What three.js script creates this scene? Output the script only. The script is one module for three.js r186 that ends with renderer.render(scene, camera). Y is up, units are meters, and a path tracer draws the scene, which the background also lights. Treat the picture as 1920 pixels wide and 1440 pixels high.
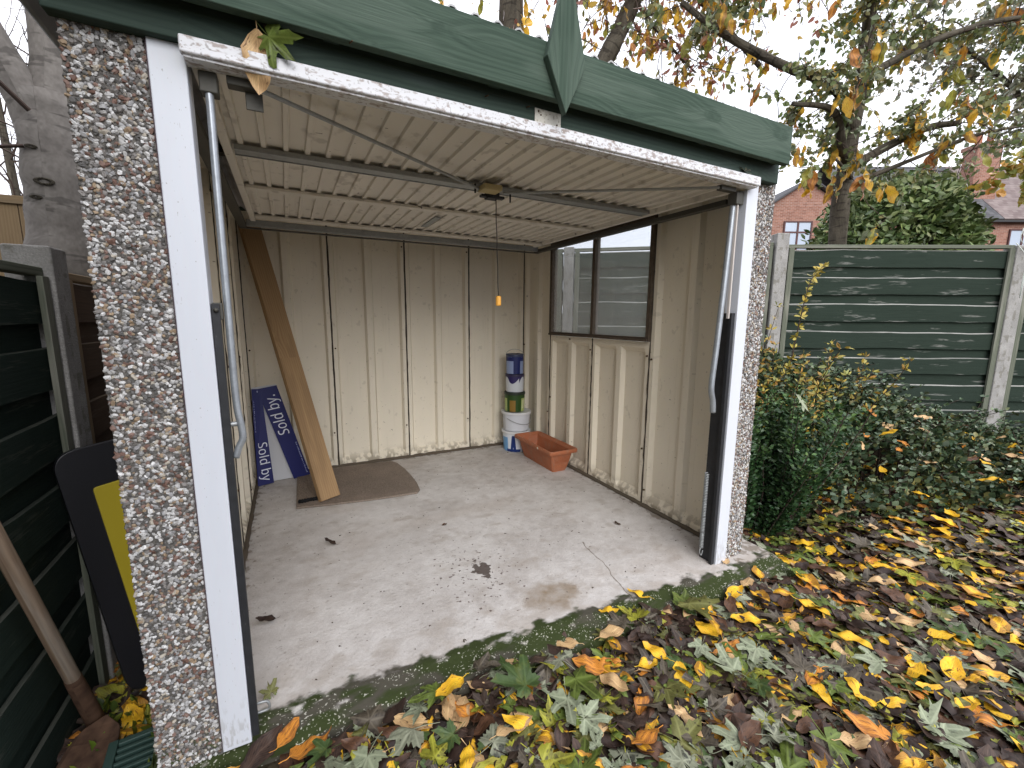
import * as THREE from 'three';
import { RoundedBoxGeometry } from 'three/addons/geometries/RoundedBoxGeometry.js';
import { mergeGeometries, toCreasedNormals, mergeVertices } from 'three/addons/utils/BufferGeometryUtils.js';

// ---------------------------------------------------------------- camera, sky, sun, exposure
const scene = new THREE.Scene();
const camera = new THREE.PerspectiveCamera(83.42, 4 / 3, 0.02, 400);
camera.position.set(0.1797, 1.2965, 1.4007);
camera.rotation.order = 'YXZ';
camera.rotation.set(-0.1527, -0.4771, 0.0081);
const renderer = new THREE.WebGLRenderer({ antialias: true });
renderer.toneMapping = THREE.LinearToneMapping;
renderer.toneMappingExposure = 1.9;
renderer.shadowMap.enabled = true;

function mulberry(a) { return () => { a |= 0; a = a + 0x6D2B79F5 | 0; let t = Math.imul(a ^ a >>> 15, 1 | a); t = t + Math.imul(t ^ t >>> 7, 61 | t) ^ t; return ((t ^ t >>> 14) >>> 0) / 4294967296; }; }
const hash = (x, y, s) => { let h = Math.imul(x | 0, 374761393) + Math.imul(y | 0, 668265263) + Math.imul(s | 0, 974711) | 0; h = Math.imul(h ^ h >>> 13, 1274126177); return ((h ^ h >>> 16) >>> 0) / 4294967296; };
function vn(x, y, s = 0) {
  const i = Math.floor(x), j = Math.floor(y); let u = x - i, v = y - j; u = u * u * (3 - 2 * u); v = v * v * (3 - 2 * v);
  const a = hash(i, j, s), b = hash(i + 1, j, s), c = hash(i, j + 1, s), d = hash(i + 1, j + 1, s);
  return a + (b - a) * u + (c - a) * v + (a - b - c + d) * u * v;
}
function fbm(x, y, s = 0, o = 4) { let a = 0, w = 0.5, t = 0; for (let k = 0; k < o; k++) { a += w * vn(x, y, s + k * 17); t += w; x *= 2.03; y *= 2.03; w *= 0.5; } return a / t; }
const clamp = (x, a = 0, b = 1) => x < a ? a : x > b ? b : x;
const sm = (a, b, x) => { const t = clamp((x - a) / (b - a)); return t * t * (3 - 2 * t); };
const lerp = (a, b, t) => a + (b - a) * t;
const mix3 = (a, b, t) => [lerp(a[0], b[0], t), lerp(a[1], b[1], t), lerp(a[2], b[2], t)];

// overcast sky: pale cloud sheet, a little brighter overhead, soft cloud mottling
{
  const W = 512, H = 256, d = new Float32Array(W * H * 4);
  for (let j = 0; j < H; j++) {
    const el = (j + 0.5) / H * Math.PI - Math.PI / 2;
    for (let i = 0; i < W; i++) {
      const az = (i + 0.5) / W * Math.PI * 2, se = Math.sin(el), ce = Math.cos(el);
      const cx = Math.cos(az) * ce, cz = Math.sin(az) * ce;
      const n = fbm(cx * 2.4 + 7 + se * 1.3, cz * 2.4 + 3 - se, 5, 4);
      let L = el >= 0 ? 0.86 + 0.3 * se : 0.3;
      if (el >= 0) L *= 0.86 + 0.28 * n;
      const t = sm(0.45, 0.7, n);
      const k = (j * W + i) * 4;
      d[k] = L * lerp(0.94, 1.0, t); d[k + 1] = L * lerp(0.965, 1.0, t); d[k + 2] = L * 1.06; d[k + 3] = 1;
    }
  }
  const sky = new THREE.DataTexture(d, W, H, THREE.RGBAFormat, THREE.FloatType);
  sky.mapping = THREE.EquirectangularReflectionMapping; sky.magFilter = THREE.LinearFilter; sky.minFilter = THREE.LinearFilter; sky.wrapS = THREE.RepeatWrapping; sky.needsUpdate = true;
  scene.background = sky; scene.environment = sky;
  scene.backgroundIntensity = 1.0; scene.environmentIntensity = 1.0;
}
const sun = new THREE.DirectionalLight(new THREE.Color(1, 0.98, 0.95), 1.35);
sun.position.set(-1.2, 7.5, 12); sun.target.position.set(1, 0, -1);
sun.castShadow = true; sun.shadow.radius = 80; sun.shadow.mapSize.set(2048, 2048);
Object.assign(sun.shadow.camera, { left: -12, right: 12, top: 12, bottom: -12, near: 1, far: 60 });
scene.add(sun); scene.add(sun.target);

// ---------------------------------------------------------------- helpers
const V = (x, y, z) => new THREE.Vector3(x, y, z);
const used = {};
function numbered(n) { const k = used[n] = (used[n] ?? -1) + 1; return k ? n + '_' + String(k).padStart(3, '0') : n; }
function meta(o, label, category, group, kind) { if (label) o.userData.label = label; if (category) o.userData.category = category; if (group) o.userData.group = group; if (kind) o.userData.kind = kind; return o; }
function thing(name, label, category, group, pos) { const g = new THREE.Group(); g.name = numbered(name); if (pos) g.position.set(...pos); scene.add(g); return meta(g, label, category, group); }
function put(name, geo, mat, parent) { const m = new THREE.Mesh(geo, mat); m.castShadow = m.receiveShadow = true; m.name = parent ? name : numbered(name); (parent || scene).add(m); return m; }
function uvBox(g, swap = false, ox = 0, oy = 0) {
  g = g.index ? g.toNonIndexed() : g; const p = g.attributes.position, uv = new Float32Array(p.count * 2);
  const a = V(), b = V(), c = V();
  for (let i = 0; i < p.count; i += 3) {
    a.fromBufferAttribute(p, i); b.fromBufferAttribute(p, i + 1); c.fromBufferAttribute(p, i + 2);
    const n = b.clone().sub(a).cross(c.clone().sub(a)); const x = Math.abs(n.x), y = Math.abs(n.y), z = Math.abs(n.z);
    [a, b, c].forEach((q, k) => { let u, v; if (x >= y && x >= z) { u = q.z; v = q.y; } else if (y >= z) { u = q.x; v = q.z; } else { u = q.x; v = q.y; } if (swap) [u, v] = [v, u]; uv[(i + k) * 2] = u + ox; uv[(i + k) * 2 + 1] = v + oy; });
  }
  g.setAttribute('uv', new THREE.BufferAttribute(uv, 2)); return g;
}
function bx(x0, x1, y0, y1, z0, z1, r = 0, swap = false) {
  const w = x1 - x0, h = y1 - y0, d = z1 - z0; const g = r ? new RoundedBoxGeometry(w, h, d, 2, r) : new THREE.BoxGeometry(w, h, d);
  g.translate((x0 + x1) / 2, (y0 + y1) / 2, (z0 + z1) / 2); return uvBox(g, swap);
}
function merge(list) { return mergeGeometries(list.map(g => { g = g.index ? g.toNonIndexed() : g; for (const k of Object.keys(g.attributes)) if (!['position', 'normal', 'uv', 'color'].includes(k)) g.deleteAttribute(k); return g; })); }
function tube(pts, radii, sides = 8, cap = true) {
  const n = pts.length, pos = [], uv = [], idx = []; let t = V(), nrm = V(), bn = V(), prev = null, L = 0;
  for (let i = 0; i < n; i++) {
    t.copy(pts[Math.min(i + 1, n - 1)]).sub(pts[Math.max(i - 1, 0)]).normalize();
    if (!prev) { nrm.set(0, 1, 0); if (Math.abs(t.y) > 0.9) nrm.set(1, 0, 0); nrm.cross(t).normalize(); } else { nrm.copy(prev).addScaledVector(t, -prev.dot(t)).normalize(); }
    prev = nrm.clone(); bn.crossVectors(t, nrm); if (i) L += pts[i].distanceTo(pts[i - 1]);
    const r = Array.isArray(radii) ? radii[i] : radii;
    for (let k = 0; k <= sides; k++) { const a = k / sides * Math.PI * 2, c = Math.cos(a) * r, s = Math.sin(a) * r; pos.push(pts[i].x + nrm.x * c + bn.x * s, pts[i].y + nrm.y * c + bn.y * s, pts[i].z + nrm.z * c + bn.z * s); uv.push(k / sides * Math.max(r * 6.28, 0.05), L); }
  }
  for (let i = 0; i < n - 1; i++) for (let k = 0; k < sides; k++) { const a = i * (sides + 1) + k, b = a + sides + 1; idx.push(a, a + 1, b, b, a + 1, b + 1); }
  if (cap) for (const [i, flip] of [[0, 1], [n - 1, 0]]) { const c = pos.length / 3; pos.push(pts[i].x, pts[i].y, pts[i].z); uv.push(0, 0); for (let k = 0; k < sides; k++) { const a = i * (sides + 1) + k; flip ? idx.push(c, a + 1, a) : idx.push(c, a, a + 1); } }
  const g = new THREE.BufferGeometry(); g.setAttribute('position', new THREE.Float32BufferAttribute(pos, 3)); g.setAttribute('uv', new THREE.Float32BufferAttribute(uv, 2)); g.setIndex(idx); g.computeVertexNormals(); return g;
}
function curve(pts, n) { return new THREE.CatmullRomCurve3(pts.map(p => p.isVector3 ? p : V(...p))).getPoints(n); }
// colour textures: fn(u, v, x, y) gives linear rgb
const enc = x => { x = clamp(x); return Math.round(255 * (x <= 0.0031308 ? x * 12.92 : 1.055 * Math.pow(x, 1 / 2.4) - 0.055)); };
function tex(w, h, fn, rep) {
  const d = new Uint8Array(w * h * 4);
  for (let j = 0; j < h; j++) for (let i = 0; i < w; i++) { const c = fn((i + .5) / w, (j + .5) / h, i, j), k = (j * w + i) * 4; d[k] = enc(c[0]); d[k + 1] = enc(c[1]); d[k + 2] = enc(c[2]); d[k + 3] = 255; }
  const t = new THREE.DataTexture(d, w, h); t.colorSpace = THREE.SRGBColorSpace; fin(t, rep); return t;
}
function gray(w, h, fn, rep) {
  const d = new Uint8Array(w * h * 4);
  for (let j = 0; j < h; j++) for (let i = 0; i < w; i++) { const c = Math.round(255 * clamp(fn((i + .5) / w, (j + .5) / h, i, j))), k = (j * w + i) * 4; d[k] = d[k + 1] = d[k + 2] = c; d[k + 3] = 255; }
  const t = new THREE.DataTexture(d, w, h); fin(t, rep); return t;
}
function fin(t, rep) { t.magFilter = THREE.LinearFilter; t.minFilter = THREE.LinearMipmapLinearFilter; t.generateMipmaps = true; t.wrapS = t.wrapT = THREE.RepeatWrapping; if (rep) t.repeat.set(rep[0], rep[1]); t.needsUpdate = true; }
const std = (o) => new THREE.MeshPhysicalMaterial({ roughness: 0.85, metalness: 0, specularIntensity: (o.roughness ?? 0.85) >= 0.68 ? 0.25 : 0.8, ...o });
const rgb = (r, g, b) => new THREE.Color().setRGB(r, g, b);

// ground height
function gh(x, z) {
  return -0.075 + 0.17 * sm(2.4, 4.6, x - 0.25 * z) - 0.09 * sm(-0.22, -0.36, x) + 0.03 * (fbm(x * 1.7 + 9, z * 1.7 + 4, 3, 3) - 0.5);
}
// ---------------------------------------------------------------- materials
// cream masonry paint with chips, rust dots and dirt marks
const creamTex = (seed, base, dirt) => tex(1024, 1024, (u, v, i, j) => {
  const x = u * 1.22, y = v * 2.44; // metres
  let c = base.map(k => k * (0.93 + 0.12 * fbm(x * 3, y * 2, seed)));
  const d1 = fbm(x * 26, y * 22, seed + 1, 3); c = mix3(c, [0.12, 0.09, 0.055], dirt * sm(0.74, 0.84, d1));
  const bot = sm(0.14, 0.0, y) * sm(0.42, 0.62, fbm(x * 30, y * 30, seed + 3, 4)); c = mix3(c, [0.16, 0.125, 0.08], 0.75 * bot);
  const st = sm(0.66, 0.8, fbm(x * 60, y * 2.4, seed + 5, 3)); c = mix3(c, [0.3, 0.235, 0.14], 0.07 * st);
  const sp = vn(x * 95, y * 95, seed + 7); if (sp > 0.975) c = mix3(c, [0.1, 0.07, 0.045], 0.7);
  return c;
});
const creamBump = gray(512, 512, (u, v) => 0.5 * fbm(u * 40, v * 80, 31, 4) + 0.5 * fbm(u * 140, v * 280, 37, 2), [1 / 1.22, 1 / 2.44]);
const creamMats = [11, 47].map(s => { const t = creamTex(s, [0.75, 0.685, 0.56], 0.16); t.repeat.set(1 / 1.22, 1 / 2.44); return std({ map: t, bumpMap: creamBump, bumpScale: 0.001, roughness: 0.72 }); });
const jointM = std({ color: rgb(0.055, 0.045, 0.035), roughness: 0.95 });
const boltM = std({ color: rgb(0.1, 0.06, 0.035), roughness: 0.7, metalness: 0.4 });
// white plastic/painted steel of the frame
const whiteTex = tex(512, 1024, (u, v) => { let c = [0.6, 0.625, 0.68].map(k => k * (0.97 + 0.05 * fbm(u * 8, v * 12, 3))); const s = vn(u * 120, v * 240, 8); if (s > 0.965 && fbm(u * 6, v * 10, 5) > 0.52) c = mix3(c, [0.18, 0.15, 0.12], 0.7); const b = sm(0.1, 0, v) * sm(0.45, 0.7, fbm(u * 40, v * 80, 9)); return mix3(c, [0.22, 0.2, 0.16], 0.4 * b); }, [4, 0.5]);
const whiteM = std({ map: whiteTex, roughness: 0.42 });
// white door lip with rusty speckle and grime
const lipTex = tex(2048, 128, (u, v) => {
  const x = u * 2.2, y = v * 0.12; let c = [0.66, 0.665, 0.69].map(k => k * (0.94 + 0.1 * fbm(x * 9, y * 30, 3)));
  const heavy = 0.25 + 0.6 * sm(0.32, 0.62, fbm(x * 1.6 + 0.3, 0, 17)) + 0.4 * sm(0.35, 0, x);
  const g = fbm(x * 60, y * 130, 21, 4); c = mix3(c, [0.2, 0.13, 0.09], 0.8 * sm(0.62 - 0.14 * heavy, 0.72, g) * (0.4 + 0.6 * heavy));
  const g2 = fbm(x * 160, y * 160, 29, 2); c = mix3(c, [0.12, 0.09, 0.06], 0.7 * sm(0.68, 0.8, g2) * heavy); return c;
}, [1 / 2.2, 1 / 0.12]);
const lipM = std({ map: lipTex, roughness: 0.5 });
// underside of the door: greyed cream paint on steel
const doorTex = tex(1024, 1024, (u, v) => { const x = u * 2.2, y = v * 2.2; let c = [0.71, 0.67, 0.605].map(k => k * (0.9 + 0.18 * fbm(x * 4, y * 3, 61))); const d = fbm(x * 18, y * 14, 63, 4); c = mix3(c, [0.16, 0.13, 0.1], 0.3 * sm(0.62, 0.8, d)); const s = vn(x * 55, y * 55, 67); if (s > 0.978) c = mix3(c, [0.05, 0.035, 0.03], 0.85); return c; }, [1 / 2.2, 1 / 2.2]);
const doorM = std({ map: doorTex, roughness: 0.6 });
const galvTex = tex(256, 256, (u, v) => { const n = fbm(u * 10, v * 10, 71), m = fbm(u * 50, v * 50, 73, 2); return [0.33, 0.345, 0.35].map(k => k * (0.75 + 0.3 * n + 0.2 * m)); }, [4, 4]);
const galvM = std({ map: galvTex, roughness: 0.5, metalness: 0.55 });
const pipeM = std({ map: galvTex, color: rgb(1, 1.03, 1.1), roughness: 0.38, metalness: 0.5 });
const blackM = std({ map: tex(256, 256, (u, v) => { const n = fbm(u * 14, v * 40, 81); const c = [0.022, 0.023, 0.026].map(k => k * (0.7 + 0.7 * n)); return mix3(c, [0.2, 0.19, 0.18], vn(u * 90, v * 200, 5) > 0.985 ? 0.5 : 0); }, [3, 1]), roughness: 0.55, metalness: 0.2 });
const darkSteelM = std({ color: rgb(0.075, 0.072, 0.062), roughness: 0.6, metalness: 0.3 });
// painted timber with grain and knots, grain along u
function woodTex(w, h, Lx, Ly, seed, light, dark, worn, wornAmt, knots) {
  const R = mulberry(seed), K = []; for (let k = 0; k < knots; k++) K.push([R() * Lx, R() * Ly, 0.014 + 0.02 * R()]);
  return tex(w, h, (u, v) => {
    const x = u * Lx, y = v * Ly; let yy = y + 0.02 * fbm(x * 2.2, y * 6, seed, 3), kn = 0;
    for (const [kx, ky, kr] of K) { const dx = (x - kx) / 2.2, dy = y - ky, d = Math.hypot(dx, dy); yy += Math.sign(dy || 1) * kr * 1.3 * Math.exp(-d * d / (kr * kr * 4)); kn = Math.max(kn, sm(kr * 1.05, kr * 0.7, d)); }
    const g = 0.5 + 0.5 * Math.sin((yy + 0.008 * fbm(x * 1.3, yy * 20, seed + 2)) * 420), f = fbm(x * 9, yy * 420, seed + 4, 3);
    let c = mix3(dark, light, clamp(0.15 + 0.38 * g + 0.55 * f)); const p = fbm(x * 2.6, y * 13, seed + 6, 4); c = mix3(c, worn, wornAmt * sm(0.5, 0.72, p) * (0.4 + 0.6 * f));
    if (kn > 0) c = mix3(c, mix3(dark, light, fbm(x * 60, y * 90, seed + 8)), 0.8 * kn); return c;
  }, [1 / Lx, 1 / Ly]);
}
const woodBump = (seed, Lx, Ly) => gray(1024, 128, (u, v) => 0.65 * fbm(u * Lx * 7, v * Ly * 330, seed, 3) + 0.35 * fbm(u * Lx * 2, v * Ly * 60, seed + 3), [1 / Lx, 1 / Ly]);
const fasciaM = std({ map: woodTex(2048, 160, 2.8, 0.2, 103, [0.06, 0.092, 0.068], [0.026, 0.044, 0.033], [0.105, 0.14, 0.112], 0.55, 8), bumpMap: woodBump(107, 2.8, 0.2), bumpScale: 0.0015, roughness: 0.72 });
const beamM = std({ map: woodTex(2048, 128, 2.8, 0.2, 203, [0.046, 0.068, 0.055], [0.025, 0.04, 0.033], [0.1, 0.125, 0.125], 0.35, 3), bumpMap: woodBump(207, 2.8, 0.2), bumpScale: 0.0012, roughness: 0.7 });
const plankM = std({ map: woodTex(1024, 256, 2.2, 0.3, 303, [0.4, 0.265, 0.14], [0.27, 0.165, 0.085], [0.2, 0.125, 0.07], 0.5, 5), bumpMap: woodBump(307, 2.2, 0.3), bumpScale: 0.001, roughness: 0.8 });
const rawWoodM = std({ map: woodTex(512, 256, 1.8, 0.5, 403, [0.36, 0.26, 0.15], [0.22, 0.15, 0.085], [0.2, 0.17, 0.12], 0.5, 6), roughness: 0.85 });
// fence boards: stain worn to bare pale wood in streaks, edge band (v > 0.86) worn most
function boardTex(seed, light, dark, bare, amount) {
  return tex(1024, 256, (u, v) => {
    const x = u * 2.0, y = v * 0.17; const yy = y + 0.012 * fbm(x * 2, y * 8, seed, 3), f = fbm(x * 7, yy * 380, seed + 1, 3), g = fbm(x * 1.5, yy * 50, seed + 2);
    let c = mix3(dark, light, clamp(0.1 + 0.6 * f + 0.35 * g)); const w = fbm(x * 4.5, y * 34, seed + 3, 4), s = fbm(x * 22, yy * 300, seed + 5, 3);
    const nearEdge = 0.1 * sm(0.72, 0.86, v) + 0.09 * sm(0.12, 0.0, v);
    c = mix3(c, bare, 0.5 * amount * sm(0.64 - nearEdge, 0.78 - nearEdge, w) * sm(0.42, 0.62, s));
    if (v > 0.87) c = mix3(c, bare.map(k => k * (0.75 + 0.5 * s)), (0.55 + 0.45 * sm(0.3, 0.5, fbm(x * 5, 2, seed + 7, 3))) * amount); return c;
  }, [0.5, 1]);
}
const fenceMats = [501, 521, 541].map(s => std({ map: boardTex(s, [0.03, 0.044, 0.033], [0.015, 0.024, 0.018], [0.33, 0.325, 0.3], 0.9), bumpMap: woodBump(s + 9, 2, 0.17), bumpScale: 0.002, roughness: 0.85 }));
const fenceLeftShadeMats = [561, 581].map(s => std({ map: boardTex(s, [0.024, 0.038, 0.03], [0.011, 0.02, 0.016], [0.16, 0.155, 0.13], 0.4), bumpMap: woodBump(s + 9, 2, 0.17), bumpScale: 0.002, roughness: 0.85 }));  // left boards coloured darker to carry the shade of the passage
const brownBoardMats = [601].map(s => std({ map: boardTex(s, [0.12, 0.075, 0.045], [0.06, 0.038, 0.024], [0.25, 0.2, 0.14], 0.4), roughness: 0.9 }));
const postTex = tex(256, 1024, (u, v) => { const x = u * 0.3, y = v * 1.2; let c = [0.32, 0.31, 0.295].map(k => k * (0.75 + 0.4 * fbm(x * 18, y * 14, 701, 4))); c = mix3(c, [0.16, 0.15, 0.12], 0.6 * sm(0.58, 0.72, fbm(x * 30, y * 24, 703, 4))); const s = vn(x * 300, y * 300, 705); return c.map(k => k * (0.85 + 0.25 * s)); }, [1 / 0.3, 1 / 1.2]);
const postM = std({ map: postTex, bumpMap: gray(256, 256, (u, v) => fbm(u * 60, v * 60, 711, 3), [4, 4]), bumpScale: 0.002, roughness: 0.95 });
const mortarM = std({ map: tex(256, 512, (u, v) => { const n = fbm(u * 30, v * 60, 721, 4); let c = [0.15, 0.14, 0.128].map(k => k * (0.55 + 0.8 * n)); return mix3(c, [0.07, 0.1, 0.03], 0.8 * sm(0.05, 0.0, v) * sm(0.3, 0.6, fbm(u * 40, v * 90, 725))); }, [2, 0.5]), bumpMap: gray(256, 256, (u, v) => fbm(u * 60, v * 60, 727, 3), [4, 4]), bumpScale: 0.006, roughness: 0.95 });
const barkTex = (seed, a, b, ver) => tex(512, 512, (u, v) => { const x = u, y = v; let c = mix3(a, b, fbm(x * 9, y * (ver ? 3 : 14), seed, 4)); const l = fbm(x * 5, y * 30, seed + 2, 3); c = mix3(c, a.map(k => k * 0.45), 0.6 * sm(0.62, 0.74, l)); const s = fbm(x * 50, y * 50, seed + 5, 2); return c.map(k => k * (0.8 + 0.4 * s)); }, [1.6, 1.2]);
const paleBarkM = std({ map: barkTex(741, [0.15, 0.135, 0.122], [0.215, 0.198, 0.178]), bumpMap: gray(256, 256, (u, v) => fbm(u * 22, v * 26, 745, 4), [1.6, 1.2]), bumpScale: 0.003, roughness: 0.9 });
const darkBarkM = std({ map: barkTex(751, [0.035, 0.03, 0.024], [0.12, 0.105, 0.08], true), bumpMap: gray(256, 256, (u, v) => fbm(u * 30, v * 9, 755, 4), [2, 1]), bumpScale: 0.01, roughness: 0.95 });
const twigM = std({ color: rgb(0.07, 0.05, 0.042), roughness: 0.9 });
// ---------------------------------------------------------------- ground
{
  const xs = [], zs = []; const near = (a, b, n) => { const o = []; for (let i = 0; i <= n; i++) o.push(a + (b - a) * i / n); return o; };
  xs.push(-150, -60, -25, -10, -5, ...near(-3, 9, 96), 14, 25, 60, 150); zs.push(-150, -60, -25, -14, ...near(-9, 4, 78), 8, 20, 60, 150);
  const pos = [], uv = [], idx = []; for (const z of zs) for (const x of xs) { pos.push(x, gh(x, z), z); uv.push(x, z); }
  const n = xs.length; for (let j = 0; j < zs.length - 1; j++) for (let i = 0; i < n - 1; i++) { const a = j * n + i, b = a + n; idx.push(a, b, a + 1, b, b + 1, a + 1); }
  const g = new THREE.BufferGeometry(); g.setAttribute('position', new THREE.Float32BufferAttribute(pos, 3)); g.setAttribute('uv', new THREE.Float32BufferAttribute(uv, 2)); g.setIndex(idx); g.computeVertexNormals();
  const t = tex(1024, 1024, (u, v) => { const n1 = fbm(u * 40, v * 40, 801, 5), n2 = fbm(u * 8, v * 8, 803, 3); let c = mix3([0.022, 0.016, 0.012], [0.085, 0.06, 0.04], n1); return mix3(c, [0.05, 0.06, 0.025], 0.5 * sm(0.5, 0.75, n2)); }, [1 / 3, 1 / 3]);
  put('ground', g, std({ map: t, bumpMap: gray(512, 512, (u, v) => fbm(u * 60, v * 60, 805, 4), [1 / 1.5, 1 / 1.5]), bumpScale: 0.02, roughness: 1 })).userData.kind = 'structure';
}
// concrete floor slab with a worn mossy front lip
const zi = x => -0.07 + 0.062 * x + 0.02 * (fbm(x * 3, 2, 811) - 0.5);
const zo = x => zi(x) + 0.115 + 0.05 * (fbm(x * 2.2, 5, 813) - 0.5);
{
  const x0 = -0.26, x1 = 2.52, NX = 120, rows = []; const S = [0, 0.3, 0.6, 0.8, 0.9, 0.96, 1];
  const pos = [], uv = [], idx = []; let nr = 0;
  for (let i = 0; i <= NX; i++) {
    const x = lerp(x0, x1, i / NX), a = zi(x), b = zo(x); const P = S.map(s => [lerp(-2.62, a, s), 0]);
    const rough = k => 0.008 * (fbm(x * 28, k * 3.1, 815, 3) - 0.5);
    P.push([lerp(a, b, 0.12), -0.004 + rough(1)], [lerp(a, b, 0.35), -0.013 + rough(2)], [lerp(a, b, 0.6), -0.02 + rough(3)], [lerp(a, b, 0.82), -0.03 + rough(4)], [lerp(a, b, 0.95) + rough(5), -0.045 + rough(5)], [b + rough(6), -0.07], [b + 0.02 + rough(7), -0.11], [b + 0.03, -0.2]);
    nr = P.length; for (const [z, y] of P) { pos.push(x, y, z); uv.push((x + 0.3) / 2.9, (z + 2.65 - y) / 3.2); }
  }
  for (let i = 0; i < NX; i++) for (let k = 0; k < nr - 1; k++) { const a = i * nr + k, b = a + nr; idx.push(a, a + 1, b, b, a + 1, b + 1); }
  const g = new THREE.BufferGeometry(); g.setAttribute('position', new THREE.Float32BufferAttribute(pos, 3)); g.setAttribute('uv', new THREE.Float32BufferAttribute(uv, 2)); g.setIndex(idx); g.computeVertexNormals();
  const crack = z => 1.6 + 0.05 * Math.sin((z + 0.7) * 3.1) + 0.035 * (fbm(z * 14, 3, 821, 3) - 0.5) - 0.1 * sm(-0.55, 0, z);
  const t = tex(1792, 1792, (u, v) => {
    const x = u * 2.9 - 0.3, z = v * 3.2 - 2.65; const n = fbm(x * 3, z * 3, 823, 4), m = fbm(x * 26, z * 26, 825, 3), f = vn(x * 420, z * 420, 827);
    let c = mix3([0.4, 0.365, 0.34], [0.67, 0.645, 0.625], clamp(0.3 + 0.32 * sm(0.25, 0.75, n) + 0.55 * (m - 0.5) + 0.4 * (f - 0.4)));
    c = mix3(c, [0.4, 0.33, 0.27], 0.25 * sm(0.45, 0.8, fbm(x * 2.1 + 5, z * 5, 829, 5)));
    c = mix3(c, [0.62, 0.6, 0.58], 0.3 * sm(0.45, 0.75, fbm(x * 3 + 2, z * 4 + 7, 831, 5)));
    const st = fbm(x * 55 + 4, z * 75, 833, 3); c = mix3(c, [0.2, 0.17, 0.14], 0.45 * sm(0.76, 0.86, st));
    // wet brown stain by the lip
    const s1 = Math.hypot((x - 1.2) / 0.17, (z + 0.16) / 0.1) + 0.9 * (fbm(x * 14, z * 14, 835, 4) - 0.5); c = mix3(c, [0.24, 0.18, 0.12], 0.8 * sm(1.15, 0.55, s1) * (0.35 + 0.9 * m));
    c = mix3(c, [0.27, 0.215, 0.165], 0.38 * sm(0.45, 0.8, fbm(x * 11, z * 15, 859, 6) + 0.24 * sm(-0.3, 0.02, z - zi(x)) - 0.08) * (0.5 + m));
    // spattered dark mark
    const s2 = Math.hypot((x - 1.0) / 0.05, (z + 0.52) / 0.09) + 2.2 * (fbm(x * 38, z * 38, 837, 4) - 0.5); c = mix3(c, [0.075, 0.055, 0.045], 0.9 * sm(0.95, 0.75, s2));
    const sp = hash(Math.floor(x * 90), Math.floor(z * 90), 839), spd = Math.hypot((x - 0.97) / 0.22, (z + 0.45) / 0.3); if (sp > 0.88 + 0.09 * spd && spd < 1.2 && fbm(x * 90, z * 90, 841, 2) > 0.5) c = mix3(c, [0.09, 0.06, 0.05], 0.8);
    const d = Math.abs(x - crack(z)); if (z > -0.5) c = mix3(c, [0.16, 0.13, 0.1], 0.8 * sm(0.0042, 0.001, d * (1.2 - 0.7 * vn(z * 60, 1, 9))));
    // dirt swept along the walls
    const ed = Math.min(x + 0.12, 2.31 - x, z + 2.48); c = mix3(c, [0.17, 0.135, 0.1], 0.6 * sm(0.8, 0.92, fbm(x * 34, z * 34, 843, 4) + 0.34 * sm(0.12, 0, ed)));
    const ms = z - zi(x); const mo = fbm(x * 16, z * 24, 845, 5) + 0.75 * sm(-0.1, 0.05, ms) - 0.5;
    c = mix3(c, mix3([0.07, 0.064, 0.05], [0.035, 0.046, 0.016], sm(0.4, 0.62, fbm(x * 7, z * 16, 847, 4) + 0.1 * sm(0.3, 1.0, x))), sm(0.28, 0.56, mo));
    if (ms > 0.0 && vn(x * 210, z * 210, 849) > 0.83 && fbm(x * 20, z * 30, 851) > 0.44) c = mix3(c, [0.5, 0.49, 0.42], 0.8);
    return c;
  });
  t.wrapS = t.wrapT = THREE.ClampToEdgeWrapping;
  put('garage_floor', g, std({ map: t, bumpMap: gray(1024, 1024, (u, v) => 0.5 * fbm(u * 60, v * 60, 853, 4) + 0.5 * fbm(u * 300, v * 300, 857, 2)), bumpScale: 0.003, roughness: 0.9 })).userData.kind = 'structure';
}

// ---------------------------------------------------------------- the garage
const garage = thing('concrete_garage', 'small concrete panel garage with green fascia and its white door open overhead', 'garage');
const XL = -0.1166, XR = 2.3145, ZB = -2.4815;
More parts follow.
